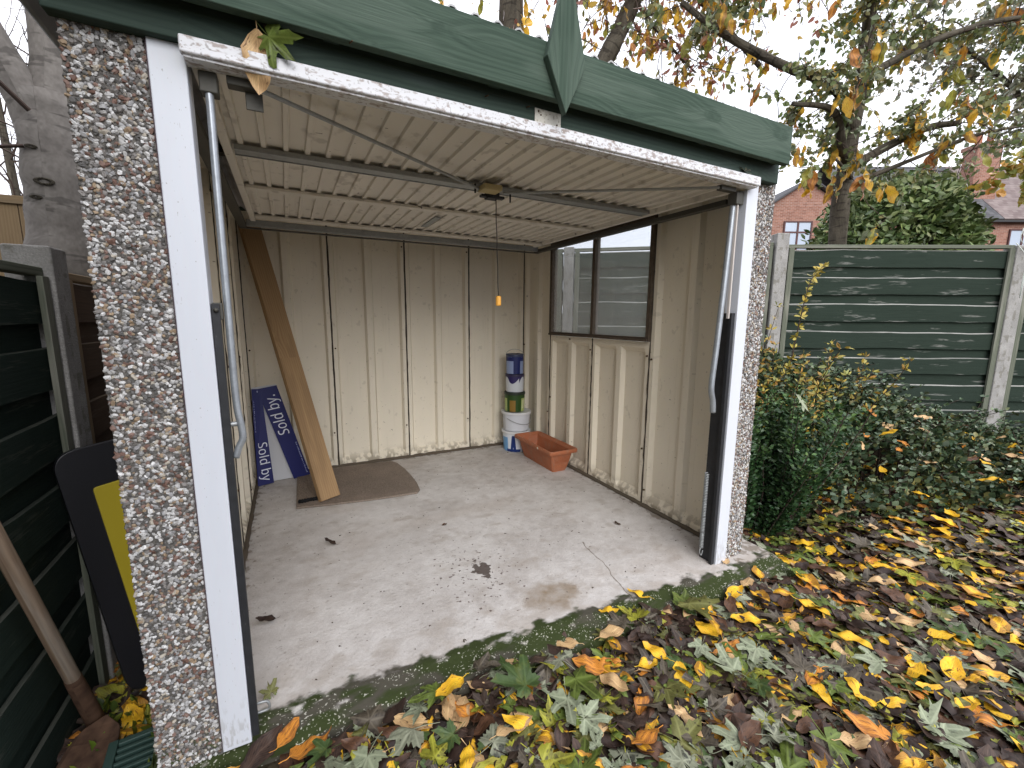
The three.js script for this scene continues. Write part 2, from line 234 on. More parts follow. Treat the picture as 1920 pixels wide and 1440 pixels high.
// ribbed precast panel, local s in x, y up, inside face towards +z with flanges at z = 0
function panelGeo(w, h, ribs, y0 = 0) {
  const D = 0.038, F = 0.03, T = 0.016, S = [], Y = [];
  const add = (s, t) => S.push([s, t]); add(0, 0); add(F, 0); add(F + T, -D);
  for (const r of ribs) { add(r - 0.024 - T, -D); add(r - 0.024, -0.004); add(r + 0.024, -0.004); add(r + 0.024 + T, -D); } add(w - F - T, -D); add(w - F, 0); add(w, 0);
  Y.push([0, 0], [0.045, 0], [0.085, -D], [h * 0.35, -D], [h * 0.7, -D], [h - 0.07, -D], [h - 0.04, 0], [h, 0]);
  const pos = [], uv = [], idx = []; const tri = (a, b, c) => idx.push(a, b, c); const nS = S.length;
  for (const [y, ty] of Y) for (const [s, ts] of S) { pos.push(s, y + y0, Math.max(ts, ty)); uv.push(s, y + y0); }
  for (let j = 0; j < Y.length - 1; j++) for (let i = 0; i < nS - 1; i++) { const a = j * nS + i, b = a + nS; tri(a, a + 1, b); tri(b, a + 1, b + 1); }
  const g = new THREE.BufferGeometry(); g.setAttribute('position', new THREE.Float32BufferAttribute(pos, 3)); g.setAttribute('uv', new THREE.Float32BufferAttribute(uv, 2)); g.setIndex(idx); g.computeVertexNormals();
  const f = toCreasedNormals(g, 0.3);
  return merge([f, bx(0, w, y0, y0 + h, -0.055, -D - 0.002), bx(0, 0.012, y0, y0 + h, -D - 0.004, -0.001), bx(w - 0.012, w, y0, y0 + h, -D - 0.004, -0.001), bx(0.012, w - 0.012, y0 + h - 0.01, y0 + h, -D - 0.004, -0.001)]);
}
let pk = 0; const PR = mulberry(77);
function wallRun(joints, place, heights) {
  for (let k = 0; k < joints.length - 1; k++) {
    const a = joints[k] + 0.006, b = joints[k + 1] - 0.006, w = b - a, h = heights[k]; if (!h) continue;
    const g = panelGeo(w, h, w > 0.3 ? [w * 0.5] : []); const uo = PR() * 3, p = g.attributes.uv; for (let i = 0; i < p.count; i++) p.setX(i, p.getX(i) + uo);
    g.translate(a, 0, 0); const m = put('wall_panel', g, creamMats[pk++ % 2], garage); place(m, 0);
    for (const [bs, by] of [[a + 0.015, 0.12], [a + 0.015, h * 0.5], [b - 0.015, h * 0.92], [b - 0.015, 0.3 + 0.2 * PR()], [a + w * 0.5, h - 0.02]]) if (PR() > 0.25) { const c = new THREE.CylinderGeometry(0.006, 0.0075, 0.01, 8); c.rotateX(Math.PI / 2); c.translate(bs, by, 0.003); place(put('bolt', c, boltM, garage), 0); }
  }
  for (let k = 0; k < joints.length; k++) { // mastic joint, uneven
    const h = Math.max(heights[k] || 0, heights[k - 1] || 0), pts = []; for (let i = 0; i <= 40; i++) pts.push(V(joints[k] + 0.003 * (PR() - 0.5), h * i / 40, -0.004 + 0.004 * PR()));
    place(put('joint', tube(pts, pts.map(() => 0.0058 + 0.003 * PR()), 6), jointM, garage), 0);
  }
}
wallRun([XL, 0.5, 1.118, 1.72, XR], m => m.position.z = ZB, [2.06, 2.06, 2.06, 2.06]);
wallRun([0.004, 0.515, 1.135, 1.75, 2.36, 2.466], m => { m.rotation.y = -Math.PI / 2; m.position.set(XR, 0, ZB); }, [2.06, 1.14, 1.14, 2.06, 2.06]);
wallRun([0, 0.62, 1.24, 1.86, 2.457], m => { m.rotation.y = Math.PI / 2; m.position.set(XL, 0, -0.02); }, [2.06, 2.06, 2.06, 2.06]);
// mortar fillet along the foot of the walls
{
  const F = (pts) => tube(pts, pts.map(() => 0.014 + 0.007 * PR()), 6); const ln = (a, b, n) => { const o = []; for (let i = 0; i <= n; i++) o.push(V(lerp(a[0], b[0], i / n), 0.004 + 0.004 * PR(), lerp(a[1], b[1], i / n))); return o; };
  put('mortar_fillet', F(ln([XL, ZB + 0.004], [XR, ZB + 0.004], 60)), std({ color: rgb(0.1, 0.08, 0.06), roughness: 1 }), garage);
  put('mortar_fillet', F(ln([XR - 0.004, ZB], [XR - 0.004, -0.03], 60)), std({ color: rgb(0.12, 0.1, 0.075), roughness: 1 }), garage);
  put('mortar_fillet', F(ln([XL + 0.004, ZB], [XL + 0.004, -0.03], 60)), std({ color: rgb(0.1, 0.08, 0.06), roughness: 1 }), garage);
}
// pebbledash front strips: mortar bed and stones
const stoneCols = [[0.48, 0.47, 0.46], [0.36, 0.355, 0.355], [0.58, 0.575, 0.57], [0.2, 0.185, 0.175], [0.15, 0.085, 0.065], [0.3, 0.22, 0.145], [0.11, 0.105, 0.1], [0.4, 0.36, 0.3], [0.21, 0.135, 0.11], [0.3, 0.295, 0.3]];
const stoneMats = stoneCols.map(c => std({ color: rgb(...c), roughness: 0.62 }));
const stoneGeos = [0, 1, 2, 3, 4].map(k => { const R = mulberry(900 + k), g = mergeVertices((() => { const q = new THREE.IcosahedronGeometry(1, 1); q.deleteAttribute('uv'); q.deleteAttribute('normal'); return q; })()); const p = g.attributes.position; for (let i = 0; i < p.count; i++) { const s = 0.68 + 0.62 * R(); p.setXYZ(i, p.getX(i) * s * (1.0 + 0.25 * (k % 3)), p.getY(i) * s * 0.82, p.getZ(i) * s * 0.6); } g.computeVertexNormals(); return toCreasedNormals(g, 0.35); });
function pebblePanel(x0, x1, y0, y1, r, nSingle, seed, label) {
  const g = bx(x0, x1, y0, y1, -0.055, -0.004); const panel = put('front_panel', g, mortarM, garage); panel.userData.label = label;
  const R = mulberry(seed), L = []; const cell = r * 1.52;
  for (let y = y0 + 0.004; y < y1; y += cell) for (let x = x0 + 0.003; x < x1 - 0.002; x += cell) { if (R() < 0.04) continue; const s = r * (0.62 + 0.75 * R() * R() + 0.1); L.push([clamp(x + (R() - 0.5) * cell, x0 + 0.003, x1 - 0.003), y + (R() - 0.5) * cell, s, R() * 6.28, (R() - 0.5) * 1.3, (R() - 0.5) * 1.3, Math.floor(R() * 5), [0, 1, 2, 2, 0, 9, 3, 7, 3, 4, 5, 6, 8, 6][Math.floor(R() * 14)], R()]); }
  L.sort((a, b) => b[2] - a[2]); // biggest first
  const M = new THREE.Matrix4(), q = new THREE.Quaternion(), e = new THREE.Euler();
  const place = (a) => { e.set(a[4], a[5], a[3]); q.setFromEuler(e); M.compose(V(a[0], a[1], -0.004 + a[2] * 0.22), q, V(a[2], a[2], a[2])); };
  L.slice(0, nSingle).forEach(a => { place(a); const m = put('pebble', stoneGeos[a[6]], stoneMats[a[7]], panel); m.applyMatrix4(M); });
  const rest = L.slice(nSingle), im = new THREE.InstancedMesh(stoneGeos[1], std({ roughness: 0.62 }), rest.length); const col = new THREE.Color();
  rest.forEach((a, i) => { place(a); im.setMatrixAt(i, M); const c = stoneCols[a[7]], k = 0.85 + 0.3 * a[8]; col.setRGB(c[0] * k, c[1] * k, c[2] * k); im.setColorAt(i, col); });
  im.name = 'pebbles'; im.userData.kind = 'stuff'; im.castShadow = im.receiveShadow = true; panel.add(im);
}
pebblePanel(-0.232, -0.077, -0.06, 1.96, 0.0053, 300, 911, 'left pebbledash strip of white, brown and grey stones');
pebblePanel(2.212, 2.362, -0.04, 1.96, 0.0053, 300, 913, 'right pebbledash strip of white, brown and grey stones');
// outside faces of the side walls, pebbledash too small to pick apart from here
{
  const t = tex(512, 512, (u, v) => { const n = vn(u * 90, v * 90, 921), k = Math.floor(hash(Math.floor(u * 90), Math.floor(v * 90), 925) * 10); return mix3([0.2, 0.185, 0.17], stoneCols[k], sm(0.3, 0.6, n)); }, [1, 1]);
  const m = std({ map: t, bumpMap: gray(512, 512, (u, v) => vn(u * 90, v * 90, 921), [1, 1]), bumpScale: 0.008, roughness: 0.8 });
  put('outer_wall', bx(-0.225, -0.178, -0.1, 2.06, -2.56, -0.057), m, garage); put('outer_wall', bx(2.372, 2.386, -0.1, 1.12, -2.0, -0.72), m, garage);
  put('outer_wall', bx(2.372, 2.386, -0.1, 2.06, -2.56, -2.0), m, garage); put('outer_wall', bx(2.372, 2.386, -0.1, 2.06, -0.72, -0.057), m, garage); put('outer_wall', bx(-0.175, 2.37, -0.1, 2.06, -2.56, -2.54), m, garage);
}
// white frame posts, black door frame angles
put('door_jamb', bx(-0.075, 0, -0.012, 1.945, -0.06, 0.012, 0.003), whiteM, garage); put('door_jamb', bx(2.13, 2.21, -0.012, 1.945, -0.06, 0.012, 0.003), whiteM, garage);
put('jamb_seal', bx(-0.0775, -0.0745, 0, 1.94, -0.03, 0.006), std({ color: rgb(0.09, 0.06, 0.075), roughness: 0.9 }), garage);
{
  const l = put('door_frame_angle', merge([bx(0.002, 0.02, 0.0, 1.327, -0.012, 0.004), bx(0.002, 0.007, 0.0, 1.327, -0.05, -0.012)]), blackM, garage);
  put('pivot_bracket', merge([bx(0.004, 0.026, 1.285, 1.33, -0.018, -0.004, 0.002), tube([V(0.012, 1.31, -0.006), V(0.012, 1.31, 0.012)], 0.006, 8)]), darkSteelM, l);
  const r = put('door_frame_angle', merge([bx(2.105, 2.128, 0.0, 1.327, -0.014, 0.002), bx(2.122, 2.128, 0.0, 1.327, -0.085, -0.014)]), blackM, garage);
  // closed coil spring on its hook beside the right-hand frame
  const c = []; for (let i = 0; i <= 600; i++) { const a = i / 600, th = a * 6.28 * 48; c.push(V(2.085 + 0.009 * Math.cos(th), 0.08 + 0.42 * a, -0.05 + 0.009 * Math.sin(th))); } put('coil_spring', merge([tube(c, 0.0028, 5), tube(curve([[2.085, 0.085, -0.05], [2.075, 0.06, -0.05], [2.09, 0.035, -0.05], [2.1, 0.06, -0.05]], 14), 0.003, 6)]), galvM, r);
  put('spring_hook', merge([tube(curve([[0.01, 0.08, -0.03], [0.045, 0.075, -0.03], [0.05, 0.05, -0.03], [0.012, 0.045, -0.03]], 16), 0.004, 6)]), galvM, l);
}
// timber: lower beam, upper fascia, diamond finial
{
  const beam = put('lintel_beam', bx(-0.245, 2.312, 1.94, 2.12, -0.004, 0.036, 0.004), beamM, garage);
  const f = bx(-0.6, 2.287, 2.005, 2.166, 0.07, 0.1, 0.003);
  const fascia = put('fascia_board', f, fasciaM, garage);
  const bk = []; for (let x = -0.15; x < 2.3; x += 0.48) bk.push(bx(x - 0.02, x + 0.02, 2.02, 2.15, 0.036, 0.07)); put('packing_block', merge(bk), beamM, fascia);
  const s = new THREE.Shape([[0, -0.155], [0.072, 0], [0, 0.285], [-0.072, 0]].map(p => new THREE.Vector2(...p))); const dg = new THREE.ExtrudeGeometry(s, { depth: 0.022, bevelEnabled: true, bevelSize: 0.002, bevelThickness: 0.002, bevelSegments: 1 }); dg.translate(1.028, 2.112, 0.103);
  put('diamond_finial', uvBox(dg, true), fasciaM, garage);
  const pm = std({ map: tex(128, 64, (u, v) => { let c = [0.6, 0.58, 0.52].map(k => k * (0.85 + 0.25 * fbm(u * 8, v * 6, 931))); c = mix3(c, [0.2, 0.16, 0.1], 0.6 * sm(0.55, 0.75, fbm(u * 14, v * 9, 933, 4))); return c; }, [10, 20]), roughness: 0.6 });
  const plate = put('nail_plate', bx(0.962, 1.066, 1.947, 1.994, 0.0365, 0.0395, 0.001), pm, garage);
  const nl = []; for (const [x, y] of [[0.975, 1.985], [0.985, 1.975], [1.05, 1.955]]) { const c = new THREE.SphereGeometry(0.003, 8, 6); c.translate(x, y, 0.04); nl.push(c); } put('nail', merge(nl), boltM, plate);
  const fn = []; for (const [x, y, z] of [[0.37, 2.005, 0.098], [0.78, 1.99, 0.04], [0.93, 1.99, 0.04]]) fn.push(tube([V(x, y, z - 0.01), V(x + 0.004, y - 0.004, z + 0.012)], 0.002, 6)); put('bent_nail', merge(fn), boltM, garage);
}
// corrugated cement roof sheets, falling to the back
{
  const m = std({ map: tex(512, 512, (u, v) => { let c = [0.48, 0.475, 0.48].map(k => k * (0.7 + 0.5 * fbm(u * 14, v * 14, 941, 4))); return mix3(c, [0.1, 0.11, 0.05], 0.6 * sm(0.55, 0.72, fbm(u * 9, v * 9, 943, 4))); }, [1, 1]), roughness: 0.95 });
  for (const [a, b, dy] of [[-0.42, 0.62, 0.0], [0.58, 1.62, 0.007], [1.585, 2.34, 0.0]]) {
    const n = Math.round((b - a) / 0.012), S = [], pos = [], idx = [], uv = []; for (let i = 0; i <= n; i++) { const x = a + (b - a) * i / n; S.push([x, 0.013 * Math.cos(x / 0.073 * 6.283)]); }
    const put2 = (z, off) => { const y = 2.166 + dy + (z - 0.06) * 0.035; for (const [x, w] of S) { pos.push(x, y + w + off, z); uv.push(x, z); } };
    const Z = [0.085, -0.7, -1.5, -2.75]; for (const z of Z) put2(z, 0); for (const z of [...Z].reverse()) put2(z, -0.006); const c = n + 1;
    for (let j = 0; j < 8; j++) for (let i = 0; i < n; i++) { const p = j * c + i, q = ((j + 1) % 8) * c + i; idx.push(p, p + 1, q, q, p + 1, q + 1); }
    const g = new THREE.BufferGeometry(); g.setAttribute('position', new THREE.Float32BufferAttribute(pos, 3)); g.setAttribute('uv', new THREE.Float32BufferAttribute(uv, 2)); g.setIndex(idx); g.computeVertexNormals();
    put('roof_sheet', toCreasedNormals(g, 0.7), m, garage);
  }
  put('roof_purlin', bx(-0.2, 2.36, 2.08, 2.12, -1.3, -1.24), darkSteelM, garage);
  put('wall_plate', merge([bx(-0.2, 2.38, 2.062, 2.1, -2.54, -2.45), bx(-0.2, -0.13, 2.062, 2.13, -2.44, -0.01), bx(2.325, 2.38, 2.062, 2.13, -2.44, -0.01)]), beamM, garage);
  put('lintel_back', bx(XL - 0.05, XR + 0.05, 1.96, 2.15, -0.05, -0.006), jointM, garage);
}
// window in the right wall
{
  const wm = std({ map: tex(256, 256, (u, v) => { const n = fbm(u * 20, v * 20, 951, 4); return mix3([0.06, 0.048, 0.036], [0.13, 0.1, 0.075], n); }, [3, 3]), roughness: 0.75 });
  const X0 = 2.29, X1 = 2.345, w = put('window', merge([bx(X0, X1, 1.145, 1.174, -1.958, -0.728), bx(X0, X1, 1.91, 1.945, -1.958, -0.728), bx(X0, X1, 1.174, 1.91, -1.958, -1.924), bx(X0, X1, 1.174, 1.91, -0.756, -0.728)]), wm, garage);
  put('mullion', bx(X0 + 0.003, X1 - 0.003, 1.174, 1.91, -1.358, -1.326), wm, w);
  put('sill', bx(X0 - 0.012, X0 + 0.0, 1.147, 1.163, -1.95, -0.735), wm, w);
  const gm = new THREE.MeshPhysicalMaterial({ color: rgb(0.93, 0.95, 0.96), roughness: 0.1, transmission: 0.8, thickness: 0, ior: 1.45, roughnessMap: gray(256, 256, (u, v) => 0.4 + 0.6 * fbm(u * 8, v * 14, 957, 4)) });
  for (const [a, b] of [[-1.924, -1.358], [-1.326, -0.756]]) put('pane', bx(2.317, 2.32, 1.174, 1.91, a, b), gm, w);
  put('wall_head', bx(2.3, 2.37, 1.947, 2.06, -1.96, -0.726), wm, garage);
}
// ---------------------------------------------------------------- up-and-over door, lying open under the roof
{
  const X0 = 0.012, X1 = 2.125, Z0 = 0.03, Z1 = -1.945, Y = 1.925;
  const door = new THREE.Group(); door.name = 'garage_door'; garage.add(door); door.userData.label = 'cream ribbed steel up-and-over door lying open';
  // pressed sheet: flats with proud bars running front to back
  const S = [[X0, Y]]; const pitch = 0.0735; for (let x = X0 + 0.045; x < X1 - 0.03; x += pitch) S.push([x, Y], [x + 0.003, Y - 0.012], [x + 0.019, Y - 0.012], [x + 0.022, Y]); S.push([X1, Y]);
  const pos = [], uv = [], idx = []; const Z = []; for (let i = 0; i <= 24; i++) Z.push(lerp(Z0, Z1, i / 24));
  Z.forEach((z, j) => { for (const [x, y] of S) { pos.push(x, y + 0.004 * (fbm(x * 2, z * 2, 961) - 0.5), z); uv.push(x, z); } }); const n = S.length;
  for (let j = 0; j < Z.length - 1; j++) for (let i = 0; i < n - 1; i++) { const a = j * n + i, b = a + n; idx.push(a, b, a + 1, b, b + 1, a + 1); }
  const g = new THREE.BufferGeometry(); g.setAttribute('position', new THREE.Float32BufferAttribute(pos, 3)); g.setAttribute('uv', new THREE.Float32BufferAttribute(uv, 2)); g.setIndex(idx); g.computeVertexNormals();
  put('door_sheet', merge([toCreasedNormals(g, 0.4), bx(X0, X1, Y + 0.004, Y + 0.007, Z1, Z0)]), doorM, door);
  put('door_lip', bx(-0.006, 2.152, 1.904, 1.943, 0.037, 0.06, 0.005), lipM, door);
  put('lip_fold', merge([bx(0.0, 2.145, 1.898, 1.905, -0.0, 0.05, 0.002), bx(0.0, 2.145, 1.935, 1.9445, 0.02, 0.04)]), lipM, door);
  put('side_rail', bx(X0 - 0.004, X0 + 0.026, 1.897, 1.93, Z1, 0.0, 0.003), doorM, door); put('side_rail', bx(X1 - 0.026, X1 + 0.004, 1.897, 1.93, Z1, 0.0, 0.003), doorM, door);
  put('cross_rail', merge([bx(0.045, 2.07, 1.893, 1.9125, -0.605, -0.548, 0.002), bx(0.045, 2.07, 1.89, 1.91, -0.611, -0.605), ]), galvM, door).userData.label = 'grey galvanised cross rail behind the lock';
  put('cross_rail', bx(0.04, 2.085, 1.898, 1.9125, -1.16, -1.1, 0.003), doorM, door); put('cross_rail', bx(0.04, 2.1, 1.898, 1.9125, -1.86, -1.79, 0.003), doorM, door);
  put('rear_rail', bx(X0 - 0.03, X1 + 0.03, 1.868, 1.908, -1.985, -1.946, 0.003), galvM, door);
  const lock = put('lock', merge([bx(1.0, 1.09, 1.868, 1.893, -0.545, -0.47, 0.004)]), std({ color: rgb(0.42, 0.34, 0.17), roughness: 0.6 }), door);
  put('lock_arm', merge([bx(1.03, 1.15, 1.862, 1.874, -0.6, -0.568, 0.003), bx(1.06, 1.12, 1.858, 1.888, -0.612, -0.56, 0.004), tube([V(1.17, 1.885, -0.55), V(1.17, 1.845, -0.55)], 0.004, 6), tube([V(0.98, 1.9, -0.53), V(0.98, 1.86, -0.53)], 0.004, 6)]), blackM, lock);
  const rod = (a, b, r) => put('lock_rod', tube([V(...a), V(...b)], r, 8), galvM, door); rod([0.15, 1.888, -0.015], [1.0, 1.882, -0.535], 0.0065); rod([1.96, 1.888, -0.01], [1.13, 1.882, -0.545], 0.0065);
  put('latch_bracket', merge([bx(0.08, 0.15, 1.878, 1.9, -0.03, 0.005, 0.003), bx(0.118, 0.158, 1.835, 1.88, -0.025, -0.02, 0.002)]), darkSteelM, door); put('latch_bracket', merge([bx(1.96, 2.06, 1.878, 1.9, -0.025, 0.005, 0.003)]), darkSteelM, door);
  const cord = []; for (let i = 0; i <= 20; i++) cord.push(V(1.1 + 0.016 * (i / 20), lerp(1.872, 1.4, i / 20), -0.565 + 0.002 * Math.sin(i))); const c = put('pull_cord', tube(cord, 0.0022, 6), std({ color: rgb(0.05, 0.045, 0.045), roughness: 0.9 }), door);
  const hg = new THREE.LatheGeometry([[0.001, 0.024], [0.011, 0.024], [0.0135, 0.019], [0.0135, -0.018], [0.011, -0.024], [0.001, -0.024]].map(p => new THREE.Vector2(...p)), 16); hg.translate(1.116, 1.378, -0.565); put('cord_handle', hg, std({ color: rgb(0.85, 0.42, 0.07), roughness: 0.45 }), c);
  put('inspection_tab', bx(1.03, 1.07, 1.905, 1.911, -1.62, -1.3, 0.002), galvM, door);
  // lifting arms and side tracks
  const armL = put('lifting_arm', tube(curve([[0.04, 1.872, -0.012], [0.038, 1.6, -0.012], [0.037, 1.3, -0.014], [0.038, 1.04, -0.014], [0.044, 0.985, -0.014], [0.045, 0.95, -0.014], [0.034, 0.925, -0.014], [0.024, 0.895, -0.014]], 40), 0.0095, 10), pipeM, door); put('pivot_pin', tube([V(0.004, 0.993, -0.014), V(0.034, 0.993, -0.014)], 0.007, 10), galvM, armL);
  const armR = put('lifting_arm', tube(curve([[2.094, 1.872, -0.03], [2.075, 1.5, -0.03], [2.053, 1.15, -0.03], [2.04, 0.98, -0.03], [2.042, 0.94, -0.03], [2.058, 0.89, -0.03], [2.066, 0.83, -0.03]], 40), 0.014, 10), pipeM, door); armR.userData.label = 'blue-grey lifting arm beside the right frame';
  put('arm_strip', bx(2.093, 2.101, 1.3, 1.86, -0.02, -0.006, 0.002), std({ color: rgb(0.55, 0.5, 0.46), roughness: 0.5 }), door);
  put('arm_bracket', bx(2.075, 2.125, 1.83, 1.885, -0.05, 0.0, 0.004), darkSteelM, door); put('arm_bracket', bx(0.02, 0.06, 1.85, 1.9, -0.04, 0.0, 0.004), darkSteelM, door);
  put('door_track', bx(2.155, 2.2, 1.862, 1.888, -2.02, -0.12, 0.002), darkSteelM, garage); put('door_track', bx(-0.062, -0.018, 1.862, 1.888, -2.02, -0.06, 0.002), darkSteelM, garage); put('door_track', bx(-0.06, 2.2, 1.86, 1.866, -2.03, -1.99), darkSteelM, garage);
}
// ---------------------------------------------------------------- things inside the garage
{ // plank leaning on the back wall
  const g = uvBox(new RoundedBoxGeometry(2.1, 0.142, 0.045, 2, 0.003)); const m = put('timber_plank', g, plankM); meta(m, 'long bare timber plank leaning against the back wall of the garage', 'plank');
  const a = V(0.367, 0.02, -1.76), b = V(-0.03, 1.96, -2.46), x = a.clone().sub(b).normalize(), side = V(0.13, -0.012, -0.056 + 0.0).normalize(); const n = x.clone().cross(side).normalize(); const y = n.clone().cross(x).normalize();
  m.matrixAutoUpdate = true; m.quaternion.setFromRotationMatrix(new THREE.Matrix4().makeBasis(x, y, n)); m.position.copy(a).add(b).multiplyScalar(0.5);
}
function canvasTex(w, h, draw) { const c = document.createElement('canvas'); c.width = w; c.height = h; draw(c.getContext('2d'), w, h); const t = new THREE.CanvasTexture(c); t.colorSpace = THREE.SRGBColorSpace; t.magFilter = THREE.LinearFilter; return t; }
// board from four corners (tl, tr, br, bl), real thickness, print on the front
function sheet(tl, tr, br, bl, th) {
  const P = [tl, tr, br, bl].map(p => V(...p)), n = P[1].clone().sub(P[0]).cross(P[3].clone().sub(P[0])).normalize().negate(), Q = P.map(p => p.clone().addScaledVector(n, -th)); const pos = [], uv = [];
  const quad = (a, b, c, d, u) => { for (const [q, t] of [[a, 0], [d, 3], [b, 1], [b, 1], [d, 3], [c, 2]]) { pos.push(q.x, q.y, q.z); const U = u ? [[0, 1], [1, 1], [1, 0], [0, 0]][t] : [0.01, 0.01]; uv.push(...U); } };
  quad(...P, true); quad(Q[1], Q[0], Q[3], Q[2]); for (let i = 0; i < 4; i++) { const j = (i + 1) % 4; quad(P[j], P[i], Q[i], Q[j]); }
  const g = new THREE.BufferGeometry(); g.setAttribute('position', new THREE.Float32BufferAttribute(pos, 3)); g.setAttribute('uv', new THREE.Float32BufferAttribute(uv, 2)); g.computeVertexNormals(); return g;
}
{
  const blue = '#0c1560';
  const sign = (dir, dot) => canvasTex(160, 1024, (c, w, h) => {
    c.fillStyle = blue; c.fillRect(0, 0, w, h); c.save(); c.fillStyle = '#e8ebf5'; c.textBaseline = 'middle'; c.textAlign = 'left';
    if (dir > 0) { c.translate(w * 0.6, h * 0.55); c.rotate(Math.PI / 2); } else { c.translate(w * 0.45, h * 0.52); c.rotate(-Math.PI / 2); }
    c.font = '128px sans-serif'; c.fillText(dot ? 'Sold by.' : 'Sold by', 0, 0); c.restore();
    c.fillStyle = 'rgba(210,216,240,0.75)'; const R = mulberry(dot ? 5 : 6); // small print, too small to read
    let y = dir > 0 ? h * 0.12 : h * 0.62; for (let k = 0; k < 26; k++) { const l = 4 + R() * 9; c.fillRect(w * (dir > 0 ? 0.12 : 0.84), y, 6 + R() * 8, l); y += l + 3 + (R() > 0.8 ? 8 : 0); }
    if (!dot) { c.beginPath(); c.arc(w * 0.6, 28, 11, 0, 7); c.fill(); }
  });
  const A = put('sign_board', sheet([-0.098, 0.745, -2.37], [-0.035, 0.742, -2.37], [0.008, 0.012, -2.29], [-0.1, 0.004, -2.27], 0.004), std({ map: sign(1, false), roughness: 0.45 })); meta(A, 'dark blue Sold by board in the back corner, its lettering reading downwards', 'sign');
  const B = put('sign_board', sheet([-0.062, 0.742, -2.37], [0.072, 0.762, -2.385], [0.266, 0.02, -2.345], [0.146, 0.006, -2.33], 0.004), std({ map: sign(-1, true), roughness: 0.45 })); meta(B, 'blue Sold by board behind the leaning plank, its lettering reading upwards', 'sign');
  const C = put('backing_board', sheet([-0.098, 0.752, -2.392], [0.07, 0.768, -2.402], [0.24, 0.008, -2.362], [0.0, 0.008, -2.342], 0.004), std({ color: rgb(0.62, 0.63, 0.66), roughness: 0.5 })); meta(C, 'plain white board behind the two blue Sold by boards', 'board');
}
{ // carpet offcut
  const out = [[0.155, -1.715], [0.36, -1.675], [0.62, -1.635], [0.8, -1.618], [0.955, -1.612], [0.985, -1.66], [1.0, -1.8], [1.0, -1.98], [0.99, -2.16], [0.965, -2.33], [0.93, -2.4], [0.7, -2.43], [0.4, -2.44], [0.175, -2.44], [0.165, -2.1]];
  const s = new THREE.Shape(out.map(([x, z]) => new THREE.Vector2(x, -z))); const g = new THREE.ExtrudeGeometry(s, { depth: 0.009, bevelEnabled: true, bevelSize: 0.002, bevelThickness: 0.002, bevelSegments: 1 }); g.rotateX(-Math.PI / 2); g.translate(0, 0.004, 0);
  const t = tex(512, 512, (u, v) => { const f = vn(u * 250, v * 250, 971), n = fbm(u * 5, v * 5, 973, 4); return [0.23, 0.185, 0.15].map(k => k * (0.55 + 0.5 * f + 0.5 * n)); }, [1, 1]);
  const m = put('carpet_offcut', uvBox(g), std({ map: t, bumpMap: gray(256, 256, (u, v) => vn(u * 120, v * 120, 975), [2, 2]), bumpScale: 0.006, roughness: 1 })); meta(m, 'brown carpet offcut lying on the concrete by the plank', 'carpet');
  const pts = curve([[0.17, 0.022, -1.79], [0.2, 0.03, -1.77], [0.24, 0.024, -1.79], [0.27, 0.028, -1.78], [0.3, 0.022, -1.8], [0.33, 0.026, -1.79]], 24); const k = put('black_rag', tube(pts, pts.map((_, i) => 0.008 + 0.008 * Math.abs(Math.sin(i * 1.3))), 7), std({ color: rgb(0.012, 0.012, 0.013), roughness: 0.8 })); meta(k, 'small twisted black rag beside the foot of the plank', 'rag');
}
// stack of paint tubs and tins in the back right corner
function tub(name, label, cat, x, z, y, rb, rt, h, bodyMat, lidMat, rim) {
  const t = thing(name, label, cat, 'paint containers stacked in the corner', [x, y, z]);
  const b = new THREE.LatheGeometry([[0.001, 0], [rb - 0.004, 0], [rb, 0.004], [lerp(rb, rt, 0.5), h * 0.5], [rt, h - 0.02], [rt, h - 0.012]].map(p => new THREE.Vector2(...p)), 40); put('body', b, bodyMat, t);
  const l = new THREE.LatheGeometry([[rt + 0.001, h - 0.026], [rt + rim, h - 0.025], [rt + rim + 0.001, h - 0.004], [rt + rim - 0.003, h], [rt - 0.006, h], [rt - 0.01, h - 0.006], [0.001, h - 0.006]].map(p => new THREE.Vector2(...p)), 40); put('lid', l, lidMat, t); return t;
}
const BX = 2.135, BZ = -2.285;
const plastic = (r, g, b, ro = 0.4) => std({ color: rgb(r, g, b), roughness: ro });
